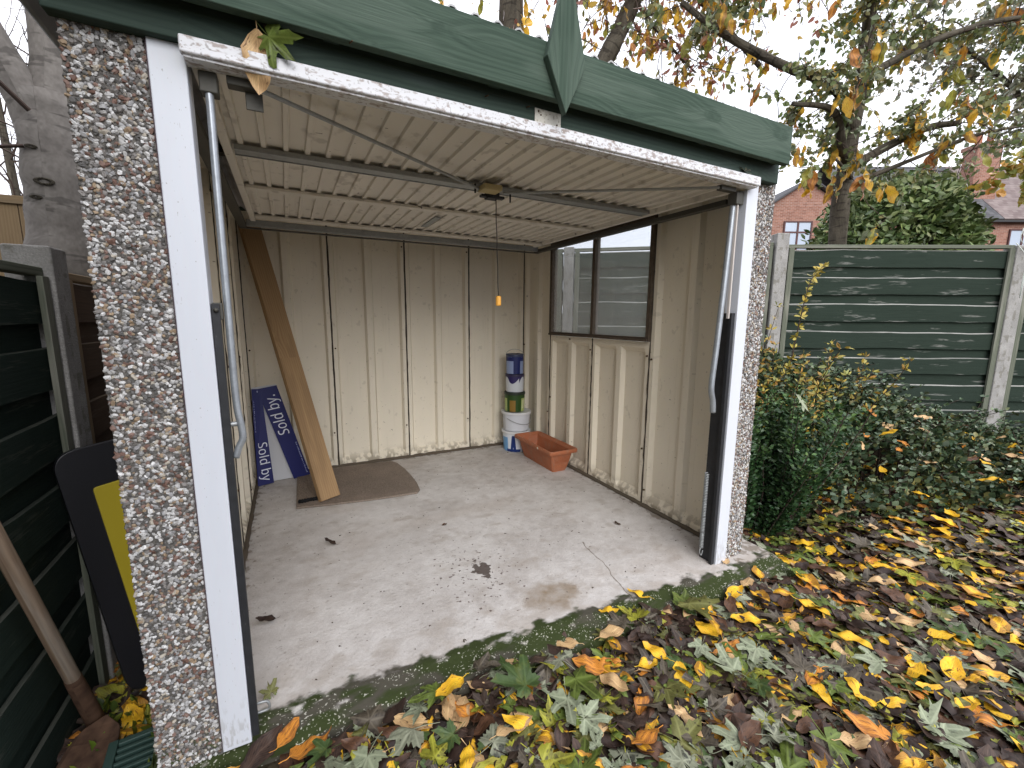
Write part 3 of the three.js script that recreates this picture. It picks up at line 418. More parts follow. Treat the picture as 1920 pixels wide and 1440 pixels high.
{
  const wh = plastic(0.68, 0.69, 0.7, 0.35);
  const lab = (bg, f) => std({ map: canvasTex(512, 128, (c, w, h) => { c.fillStyle = bg; c.fillRect(0, 0, w, h); f(c, w, h); }), roughness: 0.45 });
  const rep = (c, w, h, n, f) => { for (let k = 0; k < n; k++) { c.save(); c.translate(w * k / n, 0); f(w / n); c.restore(); } };
  tub('paint_tub', 'white paint tub with blue printed label at the foot of the stack', 'paint tub', BX, BZ, 0.0, 0.122, 0.135, 0.205, lab('#d9dee6', (c, w, h) => rep(c, w, h, 3, s => { c.fillStyle = '#6fa3d2'; c.fillRect(0, h * 0.3, s * 0.45, h * 0.6); c.fillStyle = '#16306e'; c.beginPath(); c.moveTo(s * 0.5, h * 0.9); c.lineTo(s * 0.62, h * 0.25); c.lineTo(s * 0.72, h * 0.25); c.lineTo(s * 0.84, h * 0.9); c.lineTo(s * 0.75, h * 0.9); c.lineTo(s * 0.67, h * 0.5); c.lineTo(s * 0.59, h * 0.9); c.fill(); c.fillRect(s * 0.4, h * 0.55, s * 0.55, h * 0.12); })), wh, 0.008);
  const t2 = tub('paint_tub', 'plain white paint tub with wire handle, second from the floor', 'paint tub', BX, BZ, 0.206, 0.126, 0.138, 0.188, lab('#cfd2d8', (c, w, h) => rep(c, w, h, 2, s => { c.fillStyle = '#b9bcc2'; c.fillRect(s * 0.3, h * 0.15, s * 0.25, h * 0.6); c.fillStyle = '#55585e'; c.fillRect(s * 0.38, h * 0.2, s * 0.06, h * 0.12); })), wh, 0.009);
  const hp = []; for (let i = 0; i <= 24; i++) { const a = lerp(-2.4, 0.5, i / 24); hp.push(V(0.145 * Math.cos(a + 2.2), 0.13 - 0.06 * Math.sin(i / 24 * Math.PI), 0.145 * Math.sin(a + 2.2))); } put('handle', tube(hp, 0.0025, 6), plastic(0.25, 0.25, 0.25), t2);
  tub('paint_tin', 'green fence paint tin with pale label, in the middle of the stack', 'paint tin', BX - 0.02, BZ, 0.395, 0.094, 0.1, 0.19, lab('#2c4a1c', (c, w, h) => rep(c, w, h, 2, s => { c.fillStyle = '#a8b770'; c.fillRect(s * 0.08, h * 0.3, s * 0.5, h * 0.55); c.fillStyle = '#6d8a3f'; c.fillRect(s * 0.3, h * 0.62, s * 0.25, h * 0.3); c.fillStyle = '#c9cf9c'; c.fillRect(s * 0.1, h * 0.34, s * 0.2, h * 0.2); c.fillStyle = '#8a6a2c'; c.fillRect(s * 0.68, h * 0.35, s * 0.2, h * 0.4); })), plastic(0.02, 0.03, 0.02), 0.004);
  tub('paint_tin', 'white tin with purple swirl print, above the green tin', 'paint tin', BX - 0.02, BZ, 0.586, 0.086, 0.09, 0.175, lab('#c9cdd2', (c, w, h) => { rep(c, w, h, 3, s => { c.fillStyle = '#2c2358'; c.beginPath(); c.moveTo(0, 0); c.lineTo(s, 0); c.lineTo(s, h * 0.25); c.quadraticCurveTo(s * 0.6, h * 0.55, s * 0.4, h * 0.28); c.quadraticCurveTo(s * 0.2, h * 0.1, 0, h * 0.4); c.fill(); c.fillStyle = '#8b98a6'; c.fillRect(s * 0.2, h * 0.62, s * 0.5, h * 0.16); }); }), plastic(0.03, 0.025, 0.07), 0.003);
  const t5 = tub('paint_tin', 'dark blue paint tin with raised wire handle on top of the stack', 'paint tin', BX - 0.022, BZ, 0.762, 0.082, 0.084, 0.19, lab('#16225c', (c, w, h) => rep(c, w, h, 3, s => { c.fillStyle = '#8d9cc0'; c.fillRect(s * 0.1, h * 0.32, s * 0.6, h * 0.3); c.fillStyle = '#c4cde2'; c.fillRect(s * 0.12, h * 0.12, s * 0.5, h * 0.1); c.fillStyle = '#5c74b8'; c.beginPath(); c.arc(s * 0.75, h * 0.78, h * 0.12, 0, 7); c.fill(); })), plastic(0.04, 0.05, 0.1, 0.3), 0.002);
  const hq = []; for (let i = 0; i <= 20; i++) { const a = Math.PI * i / 20; hq.push(V(0.085 * Math.cos(a) * 0.9, 0.18 + 0.055 * Math.sin(a), 0.085 * Math.cos(a) * 0.43)); } put('handle', tube(hq, 0.0022, 6), galvM, t5);
}
{ // terracotta coloured plastic window box
  const t = thing('plant_trough', 'empty terracotta plastic plant trough on the floor beside the paint tubs', 'trough', null, [2.168, 0, -1.803]);
  const terr = std({ map: tex(256, 256, (u, v) => { let c = [0.4, 0.135, 0.062].map(k => k * (0.85 + 0.25 * fbm(u * 9, v * 9, 981, 4))); return mix3(c, [0.3, 0.2, 0.14], 0.35 * sm(0.55, 0.75, fbm(u * 20, v * 14, 983, 4))); }, [2, 2]), roughness: 0.55 });
  const loop = (hx, hz, r, y) => { const o = []; for (const [cx, cz, a0] of [[1, 1, 0], [-1, 1, 1.5708], [-1, -1, 3.1416], [1, -1, 4.7124]]) for (let k = 0; k <= 5; k++) { const a = a0 + 1.5708 * k / 5; o.push([cx * (hx - r) + r * Math.cos(a), y, cz * (hz - r) + r * Math.sin(a)]); } return o; };
  const skin = rings => { const n = rings[0].length, pos = [], idx = []; rings.forEach(R => R.forEach(p => pos.push(...p))); for (let j = 0; j < rings.length - 1; j++) for (let i = 0; i < n; i++) { const a = j * n + i, b = j * n + (i + 1) % n, c = a + n, d = b + n; idx.push(a, c, b, b, c, d); } const c0 = pos.length / 3; pos.push(0, rings[0][0][1], 0); for (let i = 0; i < n; i++) idx.push(c0, i, (i + 1) % n); const c1 = pos.length / 3, l = (rings.length - 1) * n; pos.push(0, rings[rings.length - 1][0][1], 0); for (let i = 0; i < n; i++) idx.push(c1, l + (i + 1) % n, l + i); const g = new THREE.BufferGeometry(); g.setAttribute('position', new THREE.Float32BufferAttribute(pos, 3)); g.setIndex(idx); g.computeVertexNormals(); return uvBox(toCreasedNormals(g, 0.6)); };
  const ringGeo = rings => { const n = 24, pos = [], idx = []; rings.forEach(R => R.forEach(p => pos.push(...p))); for (let j = 0; j < rings.length - 1; j++) for (let i = 0; i < n; i++) { const a = j * n + i, b = j * n + (i + 1) % n; idx.push(a, a + n, b, b, a + n, b + n); } const g = new THREE.BufferGeometry(); g.setAttribute('position', new THREE.Float32BufferAttribute(pos, 3)); g.setIndex(idx); g.computeVertexNormals(); return uvBox(toCreasedNormals(g, 0.6)); };
  put('body', skin([loop(0.066, 0.252, 0.015, 0.0), loop(0.082, 0.27, 0.02, 0.05), loop(0.098, 0.287, 0.022, 0.12), loop(0.106, 0.297, 0.022, 0.172), loop(0.1, 0.29, 0.02, 0.176), loop(0.092, 0.281, 0.02, 0.12), loop(0.066, 0.252, 0.015, 0.012)]), terr, t);
  put('rim', ringGeo([loop(0.103, 0.294, 0.022, 0.172), loop(0.138, 0.324, 0.026, 0.171), loop(0.141, 0.328, 0.028, 0.178), loop(0.141, 0.328, 0.028, 0.197), loop(0.137, 0.324, 0.026, 0.203), loop(0.127, 0.314, 0.024, 0.203), loop(0.103, 0.293, 0.02, 0.178), loop(0.103, 0.294, 0.022, 0.172)]), terr, t);
  const ribs = []; for (let k = -6; k <= 6; k++) { const x = k * 0.0125; ribs.push(tube([V(x * 0.78, 0.012, 0.255), V(x, 0.1, 0.283), V(x, 0.165, 0.296)], 0.003, 5)); } put('end_ribs', merge(ribs), terr, t);
  const lb = new THREE.CylinderGeometry(0.011, 0.011, 0.002, 14); lb.rotateZ(Math.PI / 2); lb.translate(-0.1415, 0.187, 0.12); put('sticker', lb, std({ color: rgb(0.55, 0.5, 0.4), roughness: 0.7 }), t);
}
// ---------------------------------------------------------------- fences
function boardGeo(len, h, th, R, wavy, ed = 0.009) {
  const N = 16, pos = [], uv = [], idx = [], uo = R() * 2; const s1 = R() * 50, s2 = R() * 50; const st = [];
  for (let i = 0; i <= N; i++) { const x = len * i / N, b = wavy * (fbm(x * 2.2 + s1, 1, 5, 3) - 0.5), t = h + wavy * 0.9 * (fbm(x * 2.6 + s2, 3, 5, 3) - 0.5), w = 0.006 * (fbm(x * 3 + s1, 7, 5, 2) - 0.5); st.push([x, b, t, w]); }
  const strip = (f0, f1, v0, v1) => { const c = pos.length / 3; for (const s of st) { const a = f0(s), b = f1(s); pos.push(s[0], ...a, s[0], ...b); uv.push(s[0] + uo, v0, s[0] + uo, v1); } for (let i = 0; i < N; i++) { const a = c + i * 2; idx.push(a, a + 2, a + 1, a + 1, a + 2, a + 3); } };
  strip(s => [s[1], s[3] + th], s => [s[2] - ed, s[3] + th], 0.01, 0.85); strip(s => [s[2] - ed, s[3] + th], s => [s[2], s[3]], 0.9, 0.99); strip(s => [s[2], s[3]], s => [s[1], s[3]], 0.8, 0.1); strip(s => [s[1], s[3]], s => [s[1], s[3] + th], 0.88, 0.99);
  const g = new THREE.BufferGeometry(); g.setAttribute('position', new THREE.Float32BufferAttribute(pos, 3)); g.setAttribute('uv', new THREE.Float32BufferAttribute(uv, 2)); g.setIndex(idx); g.computeVertexNormals(); return g;
}
function fencePanel(A, B, y0, y1, mats, seed, label, capMat, grp) {
  const dx = B[0] - A[0], dz = B[1] - A[1], L = Math.hypot(dx, dz); const t = thing('fence_panel', label, 'fence', grp, [A[0], y0, A[1]]); t.rotation.y = Math.atan2(-dz, dx);
  const R = mulberry(seed), H = y1 - y0, per = 0.238, ed = mats === fenceMats ? 0.009 : 0.003; let k = 0;
  for (let y = H - 0.16; y > -0.12; y -= per, k++) { // front boards, with set-back boards between them
    const f = put('fence_board', boardGeo(L, 0.15, 0.013, R, 0.022, ed), mats[k % mats.length], t); f.position.set(0, y - 0.005, 0.016); f.rotation.z = (R() - 0.5) * 0.006;
    const b = put('fence_board', boardGeo(L, 0.15, 0.011, R, 0.016, ed), mats[(k + 1) % mats.length], t); b.position.set(0, y - 0.122, -0.006);
  }
  put('capping', uvBox(new RoundedBoxGeometry(L, 0.03, 0.05, 1, 0.004)).translate(L / 2, H + 0.01, 0.012), capMat || mats[0], t);
  for (const x of [0.03, L - 0.03]) put('batten', bx(x - 0.022, x + 0.022, -0.05, H - 0.006, 0.034, 0.052, 0.002, true), capMat || mats[0], t);
  return t;
}
function post(x, z, y0, y1, turn, label, w = 0.1) { const t = put('concrete_post', bx(-w / 2, w / 2, 0, y1 - y0, -w / 2, w / 2, 0.008), postM); t.position.set(x, y0, z); t.rotation.y = turn; return meta(t, label, 'post', 'concrete fence posts'); }
const capGreyM = std({ map: woodTex(512, 64, 2, 0.1, 1003, [0.16, 0.17, 0.13], [0.07, 0.08, 0.06], [0.3, 0.29, 0.25], 0.6, 0), roughness: 0.9 });
{
  const P = [[1.36, -3.55], [2.72, -2.29], [4.12, -1.05], [5.9, -0.05], [7.68, 0.95]]; const top = [1.95, 1.95, 1.93, 1.93];
  const labs = ['green overlapping board fence panel behind the garage back corner', 'weathered green fence panel seen through the garage window', 'weathered dark green fence panel with white worn board edges beyond the shrubs', 'dark green fence panel at the right edge beyond the leaning grey post'];
  for (let i = 0; i < 4; i++) { const a = P[i], b = P[i + 1], L = Math.hypot(b[0] - a[0], b[1] - a[1]), u = [(b[0] - a[0]) / L * 0.055, (b[1] - a[1]) / L * 0.055]; fencePanel([a[0] + u[0], a[1] + u[1]], [b[0] - u[0], b[1] - u[1]], 0.1, top[i], fenceMats, 1100 + i * 7, labs[i], capGreyM); }
  const T = -0.51; post(2.72, -2.29, -0.2, 1.99, -0.7, 'grey concrete fence post seen through the far window pane'); post(4.12, -1.05, -0.2, 2.05, T, 'grey concrete fence post right beside the garage corner', 0.11); post(5.9, -0.05, -0.2, 1.95, T, 'pale concrete fence post with string tangled on its top', 0.12); post(1.36, -3.55, -0.2, 2.0, T, 'grey concrete fence post behind the garage');
  const gb = put('gravel_board', bx(0, 1.93, 0, 0.15, -0.02, 0.02), postM); gb.position.set(4.17, -0.05, -1.02); gb.rotation.y = T; meta(gb, 'concrete gravel board under the green fence panel', 'gravel board');
  const gb2 = put('gravel_board', bx(0, 1.93, 0, 0.15, -0.02, 0.02), postM); gb2.position.set(5.95, -0.05, -0.02); gb2.rotation.y = T; meta(gb2, 'concrete gravel board right of the string-topped post', 'gravel board');
  fencePanel([-0.6, 1.2], [-0.6, -0.71], -0.25, 1.43, fenceLeftShadeMats, 1203, 'dark green board fence, toned down further for shade, at the left edge behind the spade', capGreyM); fencePanel([-0.6, -0.84], [-0.6, -2.7], -0.2, 1.43, brownBoardMats, 1205, 'brown board fence panel half hidden behind the left garage wall', rawWoodM);
  post(-0.6, -0.775, -0.3, 1.53, 0, 'mossy grey concrete post in the left fence', 0.125);
  const rawDarkM = std({ map: rawWoodM.map, color: rgb(0.6, 0.6, 0.6), roughness: 0.9 }); const rp = thing('trellis_board', 'pale unpainted wooden fence section behind the left tree trunk', 'fence', null, [-1.75, 0, -2.6]); for (let k = 0; k < 9; k++) put('board', bx(k * 0.152 - 0.3, k * 0.152 - 0.152, 0, 2.02, 0, 0.02, 0.003, true), rawDarkM, rp); put('rail', bx(-0.3, 1.07, 1.98, 2.03, -0.01, 0.035, 0.003), rawDarkM, rp);
}
{ // string tangle on the right-hand post
  const t = thing('string_tangle', 'tangle of white string with an orange tag on the right fence post', 'string', null, [5.86, 1.9, -0.02]); const sM = std({ color: rgb(0.6, 0.63, 0.58), roughness: 0.8 }); const T = (pts, r) => put('string', tube(curve(pts, 36), r || 0.0035, 5), sM, t);
  T([[-0.2, 0.05, 0.02], [-0.1, -0.05, 0.07], [0.0, -0.09, 0.1], [0.12, -0.05, 0.12], [0.2, 0.01, 0.14]]); T([[-0.1, 0.05, 0.05], [-0.105, -0.1, 0.07], [-0.1, -0.3, 0.07], [-0.09, -0.4, 0.07], [-0.115, -0.3, 0.08], [-0.11, -0.1, 0.08]]); T([[-0.13, 0.06, 0.06], [0.05, 0.03, 0.09], [0.2, 0.03, 0.14]]); T([[-0.13, 0.065, 0.06], [0.0, 0.06, 0.1], [0.22, 0.05, 0.14]]);
  const c = []; for (let i = 0; i <= 60; i++) { const a = i / 60 * 6.28 * 2.5; c.push(V(0.03 + 0.12 * Math.cos(a), 0.1 + 0.1 * Math.sin(a) + 0.002 * i / 6, 0.06 + 0.05 * Math.cos(a * 1.1))); } put('string', tube(c, 0.0028, 5), sM, t); put('tag', bx(0.0, 0.05, 0.02, 0.055, 0.07, 0.1, 0.006), std({ color: rgb(0.75, 0.13, 0.03), roughness: 0.5 }), t);
}
// ---------------------------------------------------------------- left passage: board, spade, drain
{
  const t = thing('notice_board', 'black rounded board with yellow centre leaning between fence and garage', 'board', null, [0, 0, 0]);
  const rr = (w, h, r, d) => { const s = new THREE.Shape(); s.moveTo(-w + r, -h); s.lineTo(w - r, -h); s.quadraticCurveTo(w, -h, w, -h + r); s.lineTo(w, h - r); s.quadraticCurveTo(w, h, w - r, h); s.lineTo(-w + r, h); s.quadraticCurveTo(-w, h, -w, h - r); s.lineTo(-w, -h + r); s.quadraticCurveTo(-w, -h, -w + r, -h); return new THREE.ExtrudeGeometry(s, { depth: d, bevelEnabled: true, bevelSize: 0.003, bevelThickness: 0.003, bevelSegments: 2 }); };
  put('tray', rr(0.19, 0.48, 0.07, 0.02), std({ color: rgb(0.012, 0.012, 0.015), roughness: 0.4 }), t); put('panel', rr(0.115, 0.33, 0.01, 0.004).translate(0, 0, 0.024), std({ color: rgb(0.42, 0.33, 0.02), roughness: 0.5 }), t);
  t.rotation.order = 'YXZ'; t.position.set(-0.345, 0.36, -0.66); t.rotation.set(-0.1, 0.5, 0.1);
}
{
  const t = thing('garden_spade', 'rusty garden spade with worn wooden shaft leaning on the left fence', 'spade'); const sh = std({ map: woodTex(512, 64, 1, 0.15, 1303, [0.26, 0.19, 0.13], [0.1, 0.065, 0.045], [0.32, 0.3, 0.26], 0.6, 0), roughness: 0.9 }); const rust = std({ map: tex(256, 256, (u, v) => mix3([0.05, 0.03, 0.022], [0.17, 0.1, 0.065], fbm(u * 9, v * 9, 1307, 4)), [4, 4]), roughness: 0.85, metalness: 0.2 });
  const a = V(-0.5, -0.06, -0.4), c = V(-0.5, 1.0, 0.025); const P = k => a.clone().lerp(c, k);
  { const g = tube([P(0.1), P(0.35), P(0.6), P(0.85)], [0.02, 0.0195, 0.019, 0.0185], 14), u = g.attributes.uv; for (let i = 0; i < u.count; i++) u.setXY(i, u.getY(i), u.getX(i)); put('shaft', g, sh, t); } put('socket', tube([P(-0.04), P(0.06), P(0.2)], [0.025, 0.024, 0.0215], 12), rust, t);
  put('handle', merge([tube([P(0.83), P(0.92)], [0.02, 0.021], 10), tube(curve([P(0.9).toArray(), [-0.535, 1.02, 0.02], [-0.55, 1.1, 0.05]], 10), 0.012, 8), tube(curve([P(0.9).toArray(), [-0.465, 1.02, 0.02], [-0.45, 1.1, 0.05]], 10), 0.012, 8), tube([V(-0.558, 1.1, 0.05), V(-0.442, 1.1, 0.05)], 0.014, 8)]), rust, t);
  const s = new THREE.Shape(); s.moveTo(-0.06, 0.06); s.quadraticCurveTo(-0.085, 0.03, -0.085, -0.03); s.quadraticCurveTo(-0.085, -0.16, -0.0, -0.2); s.quadraticCurveTo(0.085, -0.16, 0.085, -0.03); s.quadraticCurveTo(0.085, 0.03, 0.06, 0.06); s.quadraticCurveTo(0.02, 0.085, 0, 0.1); s.quadraticCurveTo(-0.02, 0.085, -0.06, 0.06);
  const g = new THREE.ExtrudeGeometry(s, { depth: 0.004, bevelEnabled: true, bevelSize: 0.003, bevelThickness: 0.003, bevelSegments: 2, curveSegments: 12 }); const p = g.attributes.position; for (let i = 0; i < p.count; i++) p.setZ(i, p.getZ(i) - 2.5 * p.getX(i) * p.getX(i)); g.computeVertexNormals(); const m = put('blade', uvBox(g), rust, t); m.position.set(-0.475, -0.085, -0.3); m.rotation.order = 'YXZ'; m.rotation.set(-1.3, -0.25, 0.0); m.scale.setScalar(0.8);
}
{
  const t = thing('drain_grate', 'dark green plastic drain grate among leaves beside the left panel', 'drain', null, [-0.315, -0.1, -0.14]); t.rotation.y = 0.1; const m = std({ color: rgb(0.035, 0.07, 0.06), roughness: 0.5 });
  put('frame', merge([bx(-0.085, -0.06, 0, 0.05, -0.1, 0.1, 0.003), bx(0.06, 0.085, 0, 0.05, -0.1, 0.1, 0.003), bx(-0.06, 0.06, 0, 0.048, -0.1, -0.08, 0.003), bx(-0.06, 0.06, 0, 0.048, 0.08, 0.1, 0.003)]), m, t); for (let k = 0; k < 6; k++) put('bar', bx(-0.06, 0.06, 0.02, 0.045, -0.066 + k * 0.026, -0.055 + k * 0.026, 0.002), m, t);
}
// ---------------------------------------------------------------- house behind
{
  const brick = tex(1024, 1024, (u, v) => { const x = u * 4.6, y = v * 4.5, row = Math.floor(y / 0.075), xx = x + (row % 2) * 0.1125, col = Math.floor(xx / 0.225), fy = y / 0.075 - row, fx = xx / 0.225 - col; const h = hash(col, row, 1401); let c = mix3([0.22, 0.1, 0.072], [0.33, 0.17, 0.125], h); c = c.map(k => k * (0.85 + 0.3 * fbm(x * 8, y * 8, 1403))); if (fy < 0.13 || fx < 0.045) c = [0.36, 0.31, 0.27]; return c; }, [1 / 4.6, 1 / 4.5]);
  const brickM = std({ map: brick, roughness: 0.95 }); const roofM = (a, b) => std({ map: tex(512, 512, (u, v) => { const x = u * 4, y = v * 4, row = Math.floor(y / 0.2), col = Math.floor((x + (row % 2) * 0.12) / 0.24), fy = y / 0.2 - row; let c = mix3(a, b, hash(col, row, 1411)); c = c.map(k => k * (0.8 + 0.35 * fbm(x * 3, y * 3, 1413))); return fy < 0.1 ? c.map(k => k * 0.6) : c; }, [0.25, 0.25]), roughness: 0.9 });
  const rA = roofM([0.07, 0.07, 0.075], [0.12, 0.12, 0.125]), rB = roofM([0.16, 0.125, 0.12], [0.23, 0.19, 0.18]); const frM = std({ color: rgb(0.08, 0.03, 0.028), roughness: 0.6 }), glM = std({ color: rgb(0.4, 0.45, 0.52), roughness: 0.08, metalness: 0.3 });
  // local frame: x to the right along the garden front, z towards the garden
  const h = thing('brick_house', 'red brick house with gabled wing, tiled roof and chimney beyond the garden', 'house', null, [24.3, 0, -12.4]); h.rotation.y = -0.5;
  const gs = new THREE.Shape([[-3.1, 0], [3.1, 0], [3.1, 6.3], [0, 8.3], [-3.1, 6.3]].map(q => new THREE.Vector2(...q))); put('wall', uvBox(new THREE.ExtrudeGeometry(gs, { depth: 7, bevelEnabled: false }).translate(0, 0, -7)), brickM, h); put('wall', bx(3.1, 18, 0, 6.6, -7.5, -0.6), brickM, h);
  const slab = (p, th, m, nm) => { const a = p.map(q => V(...q)); const n = a[1].clone().sub(a[0]).cross(a[2].clone().sub(a[0])).normalize(); const pos = [], uv = [], add = (q, s) => { pos.push(q.x, q.y, q.z); uv.push(...s); }; const w = a[1].distanceTo(a[0]), l = a[3].distanceTo(a[0]); const U = [[0, 0], [w, 0], [w, l], [0, l]]; const b = a.map(q => q.clone().addScaledVector(n, th)); for (const Q of [a, b]) for (const i of [0, 1, 2, 0, 2, 3]) add(Q[i], U[i]); for (let i = 0; i < 4; i++) { const j = (i + 1) % 4; for (const q of [a[i], a[j], b[j], a[i], b[j], b[i]]) add(q, [0, 0]); } const g = new THREE.BufferGeometry(); g.setAttribute('position', new THREE.Float32BufferAttribute(pos, 3)); g.setAttribute('uv', new THREE.Float32BufferAttribute(uv, 2)); g.computeVertexNormals(); return put(nm, g, m, h); };
  slab([[-3.4, 6.12, 0.25], [0, 8.36, 0.25], [0, 8.36, -7], [-3.4, 6.12, -7]], 0.08, rA, 'roof'); slab([[0, 8.36, 0.25], [3.4, 6.12, 0.25], [3.4, 6.12, -7], [0, 8.36, -7]], 0.08, rA, 'roof');
  slab([[3.2, 6.5, -0.3], [10.3, 6.5, -0.3], [10.3, 10.3, -4.2], [3.2, 10.3, -4.2]], 0.08, rA, 'roof'); const r2 = slab([[10.34, 6.5, -0.3], [18.3, 6.5, -0.3], [18.3, 10.3, -4.2], [10.34, 10.3, -4.2]], 0.08, rB, 'roof'); slab([[3.2, 10.3, -4.2], [18.3, 10.3, -4.2], [18.3, 6.5, -8], [3.2, 6.5, -8]], 0.08, rA, 'roof');
  const ch = put('chimney', merge([bx(9.7, 11.0, 7.2, 10.5, -2.4, -1.6), bx(9.62, 11.08, 10.5, 10.7, -2.48, -1.52)]), brickM, r2); put('chimney_pot', merge([0.35, 0.95].map(k => { const c = new THREE.CylinderGeometry(0.13, 0.16, 0.7, 12); c.translate(9.7 + k, 11.05, -2); return c; })), std({ color: rgb(0.32, 0.13, 0.08), roughness: 0.9 }), r2);
  put('gutter', bx(3.25, 18.2, 6.4, 6.52, -0.42, -0.28, 0.02), std({ color: rgb(0.02, 0.02, 0.022), roughness: 0.5 }), h);
  const win = (cx, y0, y1, w, z, nx, tr) => { const H = y1 - y0, f = put('window', merge([bx(cx - w / 2, cx + w / 2, y0, y0 + 0.07, z, z + 0.06), bx(cx - w / 2, cx + w / 2, y1 - 0.07, y1, z, z + 0.06), bx(cx - w / 2, cx - w / 2 + 0.07, y0 + 0.07, y1 - 0.07, z, z + 0.06), bx(cx + w / 2 - 0.07, cx + w / 2, y0 + 0.07, y1 - 0.07, z, z + 0.06)]), frM, h); for (let k = 1; k < nx; k++) { const x = cx - w / 2 + w * k / nx; put('glazing_bar', bx(x - 0.045, x + 0.045, y0 + 0.07, y1 - 0.07, z + 0.002, z + 0.055), frM, f); } if (tr) put('transom', bx(cx - w / 2 + 0.07, cx + w / 2 - 0.07, y0 + H * 0.6, y0 + H * 0.6 + 0.08, z + 0.004, z + 0.05), frM, f); put('pane', bx(cx - w / 2 + 0.06, cx + w / 2 - 0.06, y0 + 0.06, y1 - 0.06, z + 0.01, z + 0.025), glM, f); put('sill', bx(cx - w / 2 - 0.08, cx + w / 2 + 0.08, y0 - 0.1, y0 - 0.005, z, z + 0.12), std({ color: rgb(0.4, 0.37, 0.33) }), f); };
  win(-0.35, 4.85, 6.35, 1.45, 0.01, 2, true); win(6.0, 4.6, 5.8, 1.5, -0.59, 2, false); win(11.7, 4.7, 6.1, 1.4, -0.59, 2, false);
}
// ---------------------------------------------------------------- leaves: one atlas of 16 leaf surfaces
// 0-7 long oval leaves, 8-15 five-lobed leaves
const LEAF = [
  [[0.8, 0.5, 0.03], [0.72, 0.36, 0.02], [0.4, 0.16, 0.04], 0.25], [[0.78, 0.44, 0.03], [0.62, 0.3, 0.02], [0.22, 0.09, 0.03], 0.7], [[0.62, 0.26, 0.04], [0.5, 0.18, 0.03], [0.16, 0.06, 0.03], 0.6], [[0.62, 0.43, 0.22], [0.5, 0.31, 0.15], [0.26, 0.13, 0.07], 0.3],
  [[0.16, 0.08, 0.044], [0.1, 0.048, 0.028], [0.06, 0.03, 0.02], 0.5], [[0.06, 0.036, 0.027], [0.034, 0.021, 0.017], [0.025, 0.016, 0.013], 0.5], [[0.42, 0.4, 0.05], [0.3, 0.3, 0.04], [0.2, 0.12, 0.03], 0.4], [[0.095, 0.058, 0.043], [0.05, 0.031, 0.024], [0.022, 0.015, 0.013], 0.55],
  [[0.062, 0.1, 0.03], [0.04, 0.07, 0.022], [0.15, 0.17, 0.035], 0.4], [[0.14, 0.185, 0.035], [0.09, 0.13, 0.026], [0.04, 0.045, 0.018], 0.55], [[0.3, 0.33, 0.22], [0.21, 0.245, 0.155], [0.11, 0.11, 0.075], 0.5], [[0.36, 0.35, 0.04], [0.24, 0.25, 0.03], [0.1, 0.085, 0.025], 0.6],
  [[0.29, 0.3, 0.215], [0.19, 0.205, 0.14], [0.03, 0.03, 0.025], 0.85], [[0.17, 0.17, 0.05], [0.12, 0.12, 0.035], [0.06, 0.045, 0.02], 0.5], [[0.12, 0.1, 0.072], [0.06, 0.048, 0.036], [0.025, 0.019, 0.016], 0.65], [[0.06, 0.04, 0.029], [0.033, 0.022, 0.017], [0.015, 0.011, 0.009], 0.55]];
const atlas = tex(1024, 1024, (u, v) => {
  const ci = Math.floor(u * 4), cj = Math.floor(v * 4), id = cj * 4 + ci, x = (u * 4 - ci) * 2 - 1, y = v * 4 - cj, L = LEAF[id], s = 1500 + id * 13; let vein;
  if (id < 8) { const ax = Math.abs(x); const q = (y - ax * 0.42) * 11; vein = Math.max(sm(0.07, 0.02, ax), 0.7 * sm(0.14, 0.03, Math.abs(q - Math.round(q))) * sm(1, 0.5, ax)); }
  else { const dx = x * 0.75, dy = y - 0.18, r = Math.hypot(dx, dy), a = Math.atan2(dx, dy); vein = 0; for (const b of [0, 0.8, -0.8, 1.75, -1.75]) { let d = Math.abs(Math.atan2(Math.sin(a - b), Math.cos(a - b))); vein = Math.max(vein, sm(0.03, 0.008, Math.sin(Math.min(d, 1.57)) * r)); const q = r * 9 - d * 2; if (d < 0.4) vein = Math.max(vein, 0.4 * sm(0.12, 0.03, Math.abs(q - Math.round(q)))); } }
  let c = mix3(L[0], L[1], fbm(x * 3 + id, y * 5, s, 4)); c = c.map(k => k * (0.85 + 0.3 * fbm(x * 18, y * 18, s + 1, 2)));
  c = mix3(c, L[2], L[3] * sm(0.5, 0.68, fbm(x * 3.5, y * 4, s + 3, 4) + (id < 8 ? 0.12 * Math.abs(x) : 0.0))); c = mix3(c, L[2].map(k => k * 0.5), 0.8 * sm(0.74, 0.8, fbm(x * 9, y * 9, s + 5, 2)));
  return mix3(c, id === 4 || id === 5 ? L[2] : L[0].map(k => Math.min(1, k * 1.45 + 0.02)), 0.5 * vein).map(k => k * (id < 4 ? 0.93 : 0.82));
});
atlas.wrapS = atlas.wrapT = THREE.ClampToEdgeWrapping;
const leafM = new THREE.MeshPhysicalMaterial({ map: atlas, roughness: 0.42, side: THREE.DoubleSide, specularIntensity: 0.5 });
const treeLeafM = new THREE.MeshPhysicalMaterial({ map: atlas, roughness: 0.8, side: THREE.DoubleSide, transmission: 0.5, thickness: 0 });
